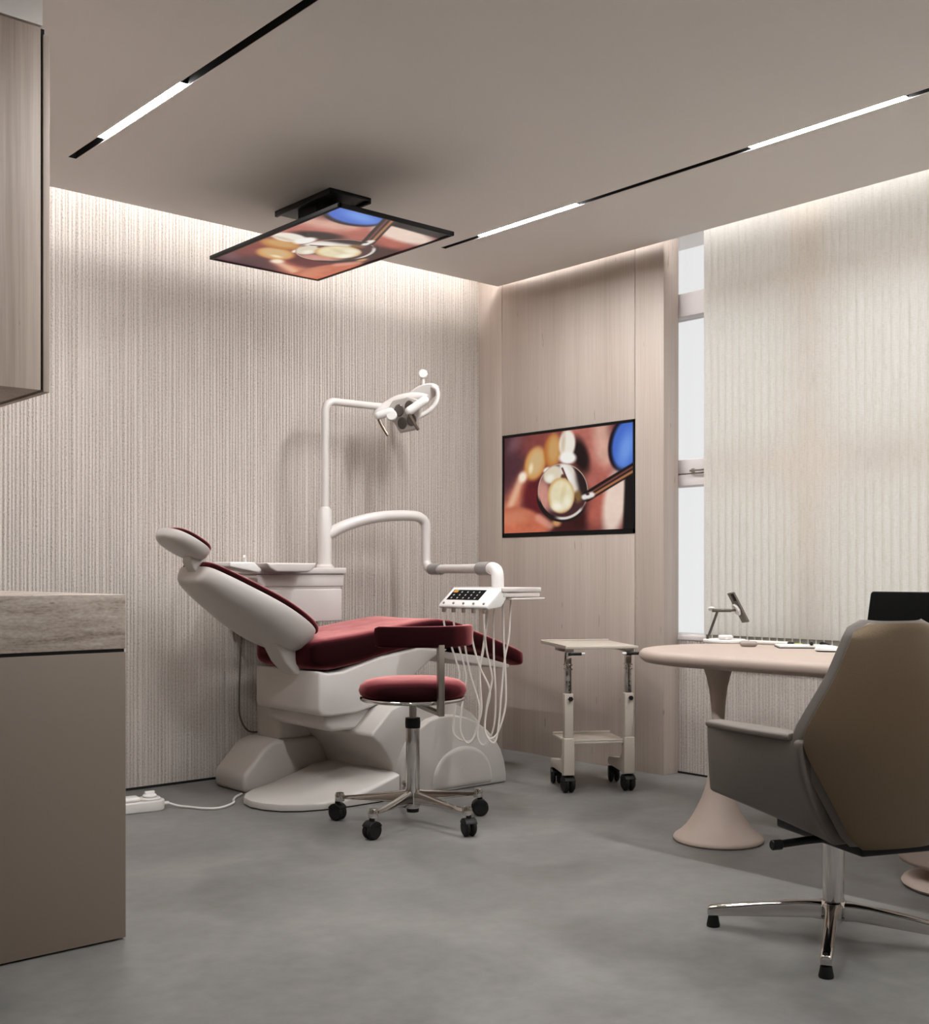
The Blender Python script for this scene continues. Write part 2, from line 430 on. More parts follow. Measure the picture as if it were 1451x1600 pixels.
# ------------------------------------------------------------------ the picture on both screens (dental close-up)
def smooth(a, b, x):
    t = max(0.0, min(1.0, (x - a) / (b - a))); return t * t * (3 - 2 * t)
def picture_colour(u, t):
    """u 0..1 left to right, t 0..1 top to bottom -> sRGB 0..255"""
    x = 50 + 1340 * u
    yt = 285 - .119 * (x - 50); yb = 1280 - .03 * (x - 55)
    y = yt + t * (yb - yt)
    n = noise.noise(Vector((x / 160, y / 160, 0.3))) * .6 + noise.noise(Vector((x / 45, y / 45, 7.1))) * .3
    col = [118 + 22 * n, 62 + 14 * n, 60 + 12 * n]
    def put(c, a, k=None):
        a = max(0.0, min(1.0, a))
        if k is not None: c = [v * (1 + k * n) for v in c]
        for i in range(3): col[i] += (c[i] - col[i]) * a
    def ell(cx, cy, rx, ry, ang=0.0, soft=.12):
        dx, dy = x - cx, y - cy; ca, sa = math.cos(R(ang)), math.sin(R(ang))
        d = math.hypot((dx * ca + dy * sa) / rx, (-dx * sa + dy * ca) / ry)
        return 1 - smooth(1 - soft, 1 + soft, d)
    def band(x0, y0, x1, y1, wd, soft=.3):
        dx, dy = x1 - x0, y1 - y0; L = math.hypot(dx, dy)
        s = ((x - x0) * dx + (y - y0) * dy) / (L * L)
        px, py = x0 + dx * max(0, min(1, s)), y0 + dy * max(0, min(1, s))
        return 1 - smooth(1 - soft, 1 + soft, math.hypot(x - px, y - py) / wd)
    put((74, 42, 50), ell(60, 480, 260, 420, 15, .7), .25)
    put((150, 112, 122), ell(175, 330, 60, 110, 35, .8) * .5)
    put((150, 74, 66), ell(520, 330, 260, 160, -10, .7) * .8, .2)
    put((206, 126, 96), band(60, 1100, 330, 700, 90, .8), .15)
    put((236, 190, 158), band(120, 1000, 250, 690, 34, .9) * .8)
    # cheek
    put((190, 112, 100), band(880, 160, 1090, 760, 150, .5), .16)
    put((224, 178, 160), band(1080, 150, 1110, 520, 80, .8) * .9, .1)
    put((168, 92, 80), ell(1030, 640, 110, 120, 0, .7) * .6, .2)
    # dark hollow
    put((28, 12, 12), ell(880, 470, 78, 190, -14, .45))
    put((96, 26, 32), ell(420, 870, 160, 240, 8, .35), .25)
    put((56, 18, 19), ell(760, 1150, 260, 180, 0, .5), .4)
    put((176, 94, 80), ell(1060, 1000, 100, 260, 12, .5), .2)
    put((238, 214, 198), ell(1215, 960, 110, 360, 8, .35), .06)
    put((14, 9, 8), smooth(1285, 1318, x + (y - 960) * .03) * smooth(640, 700, y))
    # teeth
    put((214, 150, 80), ell(398, 548, 112, 178, 16, .22)); put((212, 178, 128), ell(405, 535, 80, 145, 16, .4)); put((246, 226, 186), ell(352, 600, 22, 50, 10, .8))
    put((190, 118, 54), ell(588, 420, 92, 180, 4, .22)); put((206, 160, 100), ell(600, 400, 60, 145, 4, .5))
    put((244, 236, 224), ell(740, 345, 84, 150, 4, .2)); put((206, 184, 156), ell(700, 330, 22, 120, 4, .8) * .7); put((250, 246, 240), ell(745, 490, 88, 64, 0, .3))
    put((252, 236, 214), ell(262, 690, 42, 56, 20, .6)); put((250, 240, 226), ell(525, 615, 40, 24, -30, .5))
    # tongue
    put((198, 108, 80), ell(225, 1215, 330, 205, 12, .14), .18); put((220, 146, 112), ell(170, 1110, 170, 70, -8, .8) * .6)
    put((226, 160, 138), band(440, 1120, 560, 1200, 40, .7) * .8); put((206, 150, 100), ell(630, 1175, 44, 36, 0, .6))
    # mirror
    inm = ell(692, 840, 262, 292, 0, .02)
    put((70, 38, 42), inm)
    put((206, 146, 132), inm * ell(480, 880, 90, 190, -8, .5), .12)
    put((226, 214, 190), inm * ell(590, 665, 108, 92, -35, .2)); put((246, 240, 226), inm * ell(560, 700, 44, 34, -30, .7))
    put((228, 218, 206), inm * ell(765, 690, 78, 190, -24, .2)); put((246, 242, 238), inm * ell(740, 650, 34, 110, -24, .7))
    put((40, 26, 26), inm * ell(905, 700, 70, 200, -8, .5)); put((130, 96, 54), inm * ell(850, 900, 40, 60, 0, .6))
    put((96, 54, 46), inm * band(690, 600, 830, 940, 9, .8)); put((92, 54, 44), inm * ell(700, 690, 24, 30, 0, .5))
    put((206, 160, 96), inm * ell(675, 885, 140, 186, 0, .08)); put((236, 224, 188), inm * ell(680, 885, 124, 168, 0, .2), .08)
    put((252, 246, 226), inm * ell(635, 1000, 60, 46, 0, .8)); put((214, 196, 150), inm * ell(700, 860, 26, 90, 8, .8) * .6); put((250, 244, 222), inm * ell(740, 950, 40, 60, 0, .8) * .8)
    dr = math.hypot((x - 692) / 262, (y - 840) / 292); ang = math.degrees(math.atan2(y - 840, x - 692))
    low = smooth(20, 60, ang) * (1 - smooth(150, 175, ang))
    put((26, 18, 18), low * smooth(.93, .97, dr) * (1 - smooth(1.09, 1.13, dr)))
    put((226, 218, 210), smooth(35, 50, ang) * (1 - smooth(92, 112, ang)) * smooth(.90, .96, dr) * (1 - smooth(1.0, 1.05, dr)))
    put((200, 176, 160), (1 - low) * smooth(.955, .975, dr) * (1 - smooth(.99, 1.01, dr)) * .9)
    # glove / blue disc, handle
    put((14, 10, 22), ell(1322, 350, 166, 296, 10, .08)); put((72, 112, 208), ell(1330, 345, 138, 268, 10, .14)); put((124, 168, 240), ell(1320, 400, 60, 170, 12, .8) * .8)
    put((24, 14, 14), band(940, 900, 1420, 590, 52, .12)); put((196, 130, 86), band(960, 912, 1420, 618, 12, .7) * .9); put((150, 84, 74), band(960, 872, 1420, 570, 9, .8) * .8)
    put((240, 234, 230), band(915, 905, 990, 880, 28, .5)); put((60, 36, 34), ell(948, 872, 18, 14, 0, .5))
    return col

def screen_mesh(name, origin, du, dv, parent):
    nu, nv = 300, 172
    vs = []; cs = []
    o, du, dv = Vector(origin), Vector(du), Vector(dv)
    base = Vector(parent['_at'])
    for j in range(nv + 1):
        for i in range(nu + 1):
            vs.append(o + du * (i / nu) + dv * (j / nv) - base)
            c = picture_colour(i / nu, j / nv)
            cs.extend((*lin([max(0, min(255, q)) for q in c]), 1.0))
    fs = [(j * (nu + 1) + i, (j + 1) * (nu + 1) + i, (j + 1) * (nu + 1) + i + 1, j * (nu + 1) + i + 1) for j in range(nv) for i in range(nu)]
    me = bpy.data.meshes.new(name); me.from_pydata(vs, [], fs)
    at = me.color_attributes.new('picture', 'FLOAT_COLOR', 'POINT'); at.data.foreach_set('color', cs)
    me.materials.append(M['screen'])
    ob = bpy.data.objects.new(name, me); COL.objects.link(ob); ob.parent = parent; ob['_at'] = tuple(base)
    return ob
ms = bpy.data.materials.new('screen_picture'); ms.use_nodes = True
nt = ms.node_tree; pr = nt.nodes['Principled BSDF']
at = N(nt, 'ShaderNodeAttribute'); at.attribute_name = 'picture'
pr.inputs['Base Color'].default_value = (.004, .004, .004, 1); pr.inputs['Roughness'].default_value = .25; pr.inputs['Specular IOR Level'].default_value = .15
nt.links.new(at.outputs['Color'], pr.inputs['Emission Color']); pr.inputs['Emission Strength'].default_value = SCREEN_LEVEL
M['screen'] = ms

tv = thing('wall_television', 'black framed screen set into oak wall panel showing teeth close-up', 'television', (XP, 4.57, TVZ[0]), 'screens with dental picture')
b = MB(); y0, y1, z0, z1 = TVY[0], TVY[1], TVZ[0], TVZ[1]
b.box((XP - .002, y0, z0), (XP + .035, y1, z0 + .026)).box((XP - .002, y0, z1 - .016), (XP + .035, y1, z1)).box((XP - .002, y0, z0), (XP + .035, y0 + .010, z1)).box((XP - .002, y1 - .010, z0), (XP + .035, y1, z1))
b.box((XP + .006, y0 + .004, z0 + .004), (XP + .035, y1 - .004, z1 - .004))
b.build('bezel', M['bezel'], tv, smooth=False)
screen_mesh('screen', (XP + .004, y1 - .010, z1 - .016), (0, -(y1 - y0 - .020), 0), (0, 0, -(z1 - z0 - .042)), tv)

# ceiling television
ct = thing('ceiling_television', 'flat screen hung face down from the ceiling showing teeth close-up', 'television', (3.085, 4.5, CEIL), 'screens with dental picture')
cx0, cx1, cy0, cy1, cz = 2.652, 3.253, 3.762, 4.792, 2.500
b = MB()
b.box((cx0, cy0, cz), (cx0 + .014, cy1, cz + .018)).box((cx1 - .014, cy0, cz), (cx1, cy1, cz + .018)).box((cx0, cy0, cz), (cx1, cy0 + .012, cz + .018)).box((cx0, cy1 - .012, cz), (cx1, cy1, cz + .018))
b.box((cx0 + .002, cy0 + .002, cz + .006), (cx1 - .002, cy1 - .002, cz + .019))
b.build('bezel', M['bezel'], ct, bevel=.002)
MB().box((cx0 + .08, cy0 + .12, cz + .018), (cx1 - .08, cy1 - .12, cz + .058)).build('rear_housing', M['black'], ct, bevel=.01)
screen_mesh('screen', (cx0 + .014, cy1 - .012, cz + .004), (0, -(cy1 - cy0 - .024), 0), (cx1 - cx0 - .028, 0, 0), ct)
MB().box((2.975, 4.29, 2.764), (3.205, 4.75, CEIL)).box((2.975, 4.29, 2.752), (2.990, 4.75, 2.77)).box((3.19, 4.29, 2.752), (3.205, 4.75, 2.77)).build('ceiling_plate', M['black'], ct, bevel=.003)
a = MB().box((3.02, 4.46, 2.66), (3.17, 4.62, 2.768)).tube([(3.09, 4.54, 2.69), (3.09, 4.54, 2.56)], .045, 20)
a.box((2.93, 4.50, 2.60), (2.985, 4.84, 2.65)).box((3.20, 4.42, 2.60), (3.25, 4.72, 2.65)).box((2.93, 4.50, 2.60), (3.25, 4.58, 2.64))
a.tube([(2.955, 4.47, 2.625), (2.955, 4.86, 2.60)], .024, 14)
a.build('swivel_arm', M['black'], ct, bevel=.006)
for yy in (4.36, 4.68):
    MB().box((2.90, yy, 2.556), (3.28, yy + .06, 2.60)).build('bracket', M['black'], ct, bevel=.004)

# ------------------------------------------------------------------ cabinets on the left
bc = thing('base_cabinet', 'taupe base cabinet at left with thick travertine counter', 'cabinet', (1.17, 4.2, 0))
MB().box((0.872, 3.168, 0.006), (1.456, 5.28, 0.826)).build('body', M['taupe'], bc, bevel=.002)
MB().box((0.90, 3.18, 0.0), (1.43, 5.28, 0.008)).build('plinth', M['gap'], bc, smooth=False)
MB().box((0.88, 3.156, 0.825), (1.472, 5.28, 0.835)).build('shadow_gap_fill', M['gap'], bc, smooth=False)  # black fill paints the shade in the gap under the counter
MB().box((0.872, 3.149, 0.006), (1.474, 3.1675, 0.826)).build('end_panel', M['taupe'], bc, bevel=.001)
for k in range(4):
    MB().box((1.457, 3.1695 + k * .528, .008), (1.474, 3.1665 + (k + 1) * .528, .826)).build('door', M['taupe'], bc, bevel=.0015)
tag(MB().box((0.872, 3.149, 0.8355), (1.474, 5.285, 0.992)).build('countertop', M['travertine'], bevel=.0025), 'thick grey travertine worktop on the taupe base cabinet', 'countertop')
uc = thing('wall_cabinet', 'oak wall cabinet hanging at upper left below soffit', 'cabinet', (1.06, 4.2, 1.549))
MB().box((0.872, 3.149, 1.553), (1.2275, 5.28, 2.546)).build('body', M['cabwood'], uc, bevel=.0015)
for k in range(4):
    MB().box((1.2345, 3.1495 + k * .533, 1.549), (1.253, 3.1465 + (k + 1) * .533, 2.530)).build('door', M['cabwood'], uc, bevel=.0015)
MB().box((1.222, 3.156, 1.556), (1.240, 5.27, 2.546)).build('shadow_gap_fill', M['gap'], uc, smooth=False)  # black fill darkens the gap between body and doors in place of shade

# ------------------------------------------------------------------ dental chair
YC = 4.695
dc = thing('dental_chair', 'reclined dental chair with burgundy velvet cushions and white shell', 'dental chair', (3.4, YC, 0))
# floor base: rear hump, main body, end dome, foot plate
hump = [(2.872, 0), (2.868, .075), (2.885, .10), (2.985, .205), (3.02, .228), (3.06, .238), (3.75, .240), (3.75, 0)]
MB().prism(hump, XZ, 4.855, 5.140).build('base_beam', M['base'], dc, bevel=.022, seg=4)
body = [(3.345, 0), (3.345, .125), (3.330, .165), (3.300, .21), (3.265, .255), (3.215, .298), (3.225, .318), (3.33, .42), (3.50, .468), (3.62, .462), (3.74, .41), (3.84, .36), (3.93, .26), (3.97, .0)]
MB().prism(body, XZ, 4.300, 5.125).build('base_body', M['base'], dc, bevel=.012, seg=3)
dome = [(3.348, 0), (3.352, .118), (3.368, .175), (3.395, .232), (3.43, .285), (3.475, .327), (3.53, .354), (3.59, .367), (3.645, .369), (3.705, .362), (3.77, .346), (3.84, .315), (3.90, .277), (3.955, .225), (3.995, .168), (4.020, .105), (4.030, .05), (4.031, 0)]
dm = MB().prism(dome, XZ, 4.257, 4.90).build('base_dome', M['base'], dc, bevel=.012, seg=3)
e = [(3.53 + .0, .004)] + [(3.735 - .205 * math.cos(PI * k / 20), .004 + .215 * math.sin(PI * k / 20) ** .8) for k in range(1, 20)] + [(3.94, .004)]
MB().prism(e, XZ, 4.248, 4.34).build('raised_arch', M['base'], dm, bevel=.03, seg=5)
# foot plate: outline rim, rising toward the body
out = [(3.345, 4.258), (3.20, 4.258), (3.05, 4.262), (2.93, 4.278), (2.84, 4.312), (2.77, 4.37), (2.728, 4.45), (2.716, 4.54), (2.735, 4.63), (2.79, 4.71), (2.87, 4.78), (2.97, 4.835), (3.10, 4.853), (3.25, 4.856), (3.40, 4.858), (3.40, 4.70), (3.36, 4.48)]
out = [Vector((x, y, 0)) for x, y in out]
cen = Vector((3.12, 4.58, 0))
def fz(x): return .036 + .085 * smooth(2.90, 3.38, x)
def inset(p, k):
    q = cen + (p - cen) * k; q.x = p.x if p.x > 3.33 else q.x; return q
rings = []
for k, hh in ((1.0, .006), (1.0, .026), (.992, .033), (.94, None), (.84, None), (.6, None), (.25, None)):
    ring = []
    for p in out:
        q = inset(p, k)
        if hh is None:
            z = fz(q.x) * (1 if k < .9 else .80 if q.x < 3.2 else .96) + .004
        else:
            z = hh if p.x < 3.15 else hh + (fz(q.x) * .93 - .03) * smooth(3.0, 3.34, p.x) * (1 if hh > .02 else 0)
        ring.append((q.x, q.y, z))
    rings.append(ring)
MB().loft(rings).build('foot_plate', M['base'], dc, angle=60)
MB().prism([(p.x + (cen.x - p.x) * .015, p.y + (cen.y - p.y) * .015) for p in out], XY, 0, .007).build('rubber_rim', M['rubber'], dc, smooth=False)
# column and seat housing
MB().box((3.085, 4.88, .225), (3.60, 5.10, .45)).build('lift_column', M['base'], dc, bevel=.02)
sk = [(3.06, .40), (3.06, .345), (3.10, .315), (3.30, .312), (3.38, .34), (3.56, .47), (3.62, .56), (3.3, .56)]
MB().prism(sk, XZ, 4.455, 4.955).build('lower_housing', M['shell'], dc, bevel=.02)
hs = [(3.005, .605), (3.005, .42), (3.02, .398), (3.08, .392), (3.22, .398), (3.36, .43), (3.48, .49), (3.60, .578), (3.70, .640), (3.79, .672), (3.60, .69), (3.36, .655), (3.14, .598), (3.06, .592)]
hu = MB().prism(hs, XZ, 4.42, 4.972).build('seat_housing', M['shell'], dc, bevel=.022, seg=4)
# seat + leg rest cushion
def cushion(stations, ny, e=.42, yc=YC):
    """stations: (x, z_bottom, z_top, half width). Superellipse sections across y."""
    rings = []
    for x, zb, zt, hw in stations:
        ring = []
        for k in range(ny):
            t = 2 * PI * k / ny
            ring.append((x, yc + hw * sg(math.cos(t), e), (zb + zt) / 2 + (zt - zb) / 2 * sg(math.sin(t), e)))
        rings.append(ring)
    return rings
sp = [(2.985, .655, .70, .20), (2.990, .63, .722, .24), (3.005, .612, .738, .262), (3.035, .602, .748, .275), (3.10, .598, .757, .280), (3.24, .618, .771, .281), (3.38, .650, .789, .281), (3.50, .672, .806, .281), (3.62, .690, .822, .280),
      (3.72, .694, .830, .280), (3.80, .688, .824, .278), (3.90, .672, .800, .275), (4.04, .636, .752, .270), (4.18, .598, .704, .264), (4.28, .570, .668, .258), (4.33, .556, .650, .245), (4.358, .556, .638, .22), (4.368, .575, .625, .18)]
sm = []
for a, b_ in zip(sp, sp[1:]):
    for k in range(2):
        t = k / 2; sm.append(tuple(a[i] + (b_[i] - a[i]) * t for i in range(4)))
sm.append(sp[-1])
rings = cushion(sm, 48)
rings = [[(x, y, z + (.018 * (abs(y - YC) / .28) ** 3 - .006 if z > .7 and x < 3.95 else 0)) for x, y, z in r] for r in rings]
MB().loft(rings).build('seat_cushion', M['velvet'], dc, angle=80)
lp = [(3.72, .668), (4.02, .628), (4.235, .572), (4.232, .556), (4.20, .552), (4.0, .585), (3.70, .640)]
MB().prism(lp, XZ, 4.45, 4.94).build('leg_rest_plate', M['unit'], dc, bevel=.006)
# back rest, in its own frame: u up the back, n toward the sitter
BD, BN = Vector((-.872, 0, .488)), Vector((.488, 0, .872))
BO = Vector((2.49, YC, 1.095))
def bpt(u, yy, n): return BO + BD * u + BN * n + Vector((0, yy, 0))
def pad(u0, u1, W, tf, tb, pe, ey=.55, nu=30, ny=44, off=0.0, pe2=None, notch=0.0, taper=0.0):
    rings = []
    for i in range(nu + 1):
        s = -math.cos(PI * i / nu)                       # -1 hip .. 1 head
        q = abs(s) ** (pe if s < 0 else (pe2 or pe))
        wv = max(1 - q, 0) ** (1 / (pe if s < 0 else (pe2 or pe)))
        wv = max(wv, .04) * (1 - taper * smooth(-.2, 1, s))
        tbs = tb * (1 + .25 * smooth(.3, -1, s)) if taper else tb
        u = u0 + (u1 - u0) * (s + 1) / 2
        th = max(wv, .04) ** .55
        ring = []
        for k in range(ny):
            t = 2 * PI * k / ny; cz, sz = math.cos(t), math.sin(t)
            yy = W * wv * sg(cz, ey)
            nn = sg(sz, .6) * tf * th if sz > 0 else sg(sz, .8) * tbs * th
            uu = u - notch * smooth(.35, 1, s) * (1 - min(1, abs(yy) / (W * .75)) ** 2)
            ring.append(bpt(uu, yy, nn + off))
        rings.append(ring)
    return rings
bs = MB().loft(pad(-.690, .0, .280, .012, .115, 2.6, pe2=5, notch=.035, taper=.36)).build('back_shell', M['shell'], dc, angle=80)
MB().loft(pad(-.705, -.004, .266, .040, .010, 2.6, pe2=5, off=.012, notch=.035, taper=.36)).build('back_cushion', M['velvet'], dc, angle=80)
# head rest
MB().loft(pad(-.045, .178, .135, .008, .055, 2.5, off=.078)).build('head_shell', M['shell'], dc, angle=80)
MB().loft(pad(-.048, .150, .118, .030, .006, 2.5, off=.084)).build('head_cushion', M['velvet'], dc, angle=80)
nk = [(2.487, 1.14), (2.565, 1.14), (2.568, 1.10), (2.585, 1.055), (2.625, 1.005), (2.600, .995), (2.555, 1.02), (2.505, 1.065), (2.482, 1.10)]
MB().prism(nk, XZ, 4.655, 4.735).build('neck_bracket', M['shell'], dc, bevel=.008)
hb = [(2.86, .76), (3.05, .72), (3.035, .66), (3.045, .61), (3.075, .575), (3.05, .562), (2.985, .585), (2.93, .64)]
MB().prism(hb, XZ, 4.585, 4.715).build('back_bracket', M['shell'], dc, bevel=.012)

# ------------------------------------------------------------------ dental unit behind the chair
YU = 5.08
du = thing('dental_unit', 'white dental unit cabinet with light pole and swing arm behind chair', 'dental unit', (3.3, 5.1, 0))
MB().box((3.02, 4.985, .805), (3.535, 5.26, .972)).box((3.02, 4.983, .985), (3.545, 5.262, 1.05)).box((3.03, 4.99, .96), (3.53, 5.25, .99)).build('cabinet_body', M['unit'], du, bevel=.006)
MB().box((3.01, 4.972, 1.050), (3.555, 5.272, 1.083)).build('cabinet_top', M['unit'], du, bevel=.007)
MB().box((3.28, 5.15, .0), (3.50, 5.255, .815)).build('support_post', M['base'], du, bevel=.012)
ti = [(3.06, 1.060), (3.245, 1.060), (3.275, 1.078), (3.290, 1.105), (3.00, 1.105), (3.02, 1.078)]
MB().prism(ti, XZ, 4.86, 5.06).build('rinse_basin', M['unit'], du, bevel=.008)
MB().prism([(2.82, 1.085), (2.985, 1.055), (3.0, 1.07), (2.955, 1.108), (2.82, 1.108)], XZ, 4.90, 5.05).build('suction_holder', M['white'], du, bevel=.006)
MB().tube([(2.945, 4.97, 1.09), (2.945, 4.97, 1.128), (2.94, 4.965, 1.137), (2.93, 4.955, 1.137), (2.925, 4.95, 1.128)], .006, 10, 4).build('rinse_spout', M['white'], du)
po = MB().lathe([(.046, 1.083), (.046, 1.092), (.036, 1.102), (.036, 1.385), (.026, 1.402), (.021, 1.404)], (3.49, YU, 0), 28)
po.build('pole_sleeve', M['tube'], du)
r_ = .06
pts = [(3.49, YU, 1.35), (3.49, YU, 1.90)] + [(3.49 + r_ - r_ * math.cos(PI / 2 * k / 8), YU, 1.905 + r_ * math.sin(PI / 2 * k / 8)) for k in range(9)] + [(3.70, YU, 1.966), (3.86, YU, 1.968)]
MB().tube(pts, .020, 16).build('light_arm', M['tube'], du)
pts = [(3.50, 5.075, 1.255), (3.60, 5.06, 1.305), (3.72, 5.045, 1.342), (3.84, 5.03, 1.364), (3.95, 5.017, 1.372), (4.03, 5.005, 1.372), (4.075, 5.0, 1.362), (4.103, 4.997, 1.338), (4.112, 4.996, 1.30), (4.112, 4.996, 1.28)]
sw = MB().tube(pts, .031, 18, 4, r2=.0265).build('swing_arm', M['tube'], du)
pts = [(4.112, 4.996, 1.282), (4.112, 4.996, 1.14), (4.110, 4.985, 1.105), (4.10, 4.955, 1.083), (4.088, 4.92, 1.077), (4.08, 4.90, 1.077)]
MB().tube(pts, .0255, 18, 3).build('arm_elbow', M['tube'], du)

# ------------------------------------------------------------------ instrument tray hanging over the leg rest
it = thing('instrument_tray', 'white instrument tray with keypad and hanging hoses over leg rest', 'instrument tray', (3.74, 4.02, .95))
P0, P1 = Vector((4.085, 4.915, 1.077)), Vector((3.795, 4.10, 1.077))
D = (P1 - P0).normalized()
MB().tube([P0, P1], .024, 18).build('tray_arm', M['tube'], it)
MB().tube([P0, P0 + D * .018, P0 + D * .13, P0 + D * .15], .031, 18).build('collar', M['collar'], it)
MB().tube([P1 - D * .17, P1 - D * .16, P1 - D * .045, P1 - D * .03], .033, 18).build('collar', M['collar'], it)
e0 = P1 - D * .03
MB().tube([e0, P1, P1 + D * .035 + Vector((0, 0, -.012)), P1 + D * .048 + Vector((0, 0, -.04)), P1 + D * .05 + Vector((0, 0, -.105))], .030, 18, 4).build('tray_elbow', M['white'], it)
ty0, ty1, tx0, tx1 = 3.855, 4.205, 3.625, 3.875
MB().box((tx0, ty0, .966), (tx1, ty1, .988)).build('tray_top', M['unit'], it, bevel=.005)
MB().box((tx0 + .01, ty0 + .005, .944), (tx1 - .004, ty1 - .005, .963)).build('tray_body', M['unit'], it, bevel=.004)
MB().box((tx0 + .05, ty0 - .012, .930), (tx1 + .012, ty0 + .10, .940)).build('tool_rail', M['unit'], it, bevel=.003)
# sloped keypad nose facing the dentist
kp = [(tx0 + .002, .986), (tx0 - .090, .908), (tx0 - .094, .896), (tx0 - .080, .888), (tx0 + .0, .898), (tx0 + .03, .935), (tx0 + .04, .975)]
kn = MB().prism(kp, XZ, ty0 + .008, ty1 - .004).build('keypad_nose', M['white'], it, bevel=.006)
kd = Vector((-.092, 0, -.078)); kn_n = Vector((-.078, 0, .092)).normalized(); ko = Vector((tx0 + .002, 0, .986))
def kpt(s, y, h): return ko + kd * s + kn_n * h + Vector((0, y, 0))
def kquad(mb, s0, s1, ya, yb, h0, h1):
    mb.loft([[kpt(s0, ya, h), kpt(s1, ya, h), kpt(s1, yb, h), kpt(s0, yb, h)] for h in (h0, h1)])
d = MB(); kquad(d, .14, .72, ty0 + .095, ty1 - .030, -.002, .0012)
dp = d.build('display', M['display'], kn, smooth=False)
for rr in range(3):
    for cc in range(5):
        if rr == 0 and cc == 0: continue
        yy = ty1 - .050 - cc * .041; q = .24 + rr * .17
        ic = MB(); kquad(ic, q, q + .07, yy - .010, yy - .003, .0012, .0018); ic.build('key_icon', M['icon'], kn, smooth=False)
d = MB(); kquad(d, .17, .30, ty1 - .066, ty1 - .036, .0012, .0018); d.build('logo_icon', M['orange'], kn, smooth=False)
FY = (4.17, 4.10, 4.03, 3.96, 3.89)
for yy in FY:
    hk = MB().tube([kpt(.93, yy, -.004), kpt(.93, yy, .006)], .006, 10); hk.box((tx0 - .092, yy - .006, .872), (tx0 - .076, yy + .006, .893))
    hk.build('hose_port', M['steel'], it, bevel=.001)
HOSES = [
 [(3.541, 4.17, .876), (3.543, 4.168, .807), (3.575, 4.150, .697), (3.601, 4.131, .593), (3.600, 4.132, .544), (3.592, 4.144, .441), (3.58, 4.148, .315), (3.591, 4.131, .278), (3.607, 4.111, .265), (3.63, 4.084, .263), (3.647, 4.062, .302), (3.658, 4.046, .389), (3.653, 4.043, .526), (3.649, 4.04, .603), (3.66, 4.024, .718), (3.673, 4.006, .935)],
 [(3.541, 4.10, .876), (3.545, 4.10, .809), (3.574, 4.098, .706), (3.603, 4.086, .592), (3.603, 4.085, .537), (3.591, 4.093, .445), (3.581, 4.099, .326), (3.6, 4.079, .261), (3.621, 4.057, .272), (3.64, 4.038, .348), (3.65, 4.026, .419), (3.644, 4.028, .528), (3.642, 4.027, .61), (3.654, 4.013, .713), (3.673, 3.994, .935)],
 [(3.541, 4.03, .876), (3.545, 4.035, .812), (3.565, 4.045, .712), (3.591, 4.039, .585), (3.619, 4.015, .46), (3.623, 4.011, .395), (3.618, 4.017, .341), (3.618, 4.017, .287), (3.632, 4.005, .255), (3.653, 3.987, .266), (3.675, 3.968, .341), (3.682, 3.963, .476), (3.676, 3.968, .638), (3.674, 3.97, .828), (3.679, 3.966, .94)],
 [(3.541, 3.96, .876), (3.548, 3.968, .814), (3.560, 3.99, .749), (3.593, 3.978, .626), (3.631, 3.948, .513), (3.621, 3.961, .416), (3.617, 3.968, .33), (3.637, 3.954, .289), (3.667, 3.931, .319), (3.694, 3.911, .436), (3.697, 3.912, .587), (3.693, 3.92, .748), (3.693, 3.924, .942)],
 [(3.541, 3.89, .876), (3.554, 3.90, .789), (3.585, 3.919, .698), (3.613, 3.916, .591), (3.619, 3.923, .548), (3.608, 3.946, .429), (3.61, 3.957, .321), (3.645, 3.939, .269), (3.667, 3.931, .329), (3.688, 3.926, .533), (3.704, 3.924, .661), (3.725, 3.918, .768), (3.737, 3.92, .945)]]
for hp in HOSES:
    MB().tube(hp, .0046, 8, 6).build('instrument_hose', M['hose'], it)

# ------------------------------------------------------------------ operating lamp at the end of the light arm
LO = Vector((3.962, 5.0, 1.930))
ex, ez, ed = Vector((.7507, -.6606, 0)), Vector((0, 0, 1)), Vector((-.6606, -.7507, 0))     # across, up, out of the lamp's face
def lp_(a, h, d=0.0): return LO + ex * a + ez * h + ed * d
ol = thing('operating_lamp', 'white dental operating lamp head on the bent light arm', 'lamp', tuple(LO))
hd = MB(); front = [(-.115, .005), (-.06, .07), (.02, .09), (.075, .075), (.085, .0), (.066, -.082), (-.026, -.100), (-.055, -.05)]
hd.loft([[lp_(a * k, h * k, dd + h * .35) for a, h in front] for k, dd in ((.8, -.05), (1.0, -.03), (1.0, .01), (.93, .02))])
lh = hd.build('lamp_head', M['lamp_face'], ol, bevel=.006)
for a, h in ((-.028, .015), (.030, .035), (-.012, -.052), (.040, -.035)):
    MB().disc(lp_(a, h, .024 + h * .35), ed + ez * -.35, .026, .008, ry=.034, ax=ex).build('lens', M['lens'], lh)
MB().tube([lp_(-.155, -.02, .02), lp_(-.135, .012, .02), lp_(-.095, .042, .01), lp_(-.04, .075, 0), (lp_(.03, .093, -.01)), lp_(.085, .092, -.01), lp_(.125, .08, .0)], .026, 16, 4).build('hood', M['tube'], ol)
MB().tube([(3.855, YU, 1.968), lp_(-.11, .04, -.03), lp_(-.06, .05, -.02)], .019, 14, 3).build('arm_joint', M['tube'], ol)
MB().capsule(lp_(-.140, -.018, .05), lp_(-.075, .005, .05), .022).disc(lp_(-.068, -.015, .055), ed, .03, .03).build('handle', M['white'], ol)
MB().capsule(lp_(.030, .008, .06), lp_(.112, .066, .05), .024).build('handle', M['white'], ol)
MB().tube([lp_(-.136, -.035, .05), lp_(-.118, -.075, .055), lp_(-.086, -.128, .06)], .0105, 10, 4, r2=.008).build('grip_rod', M['bronze'], ol)
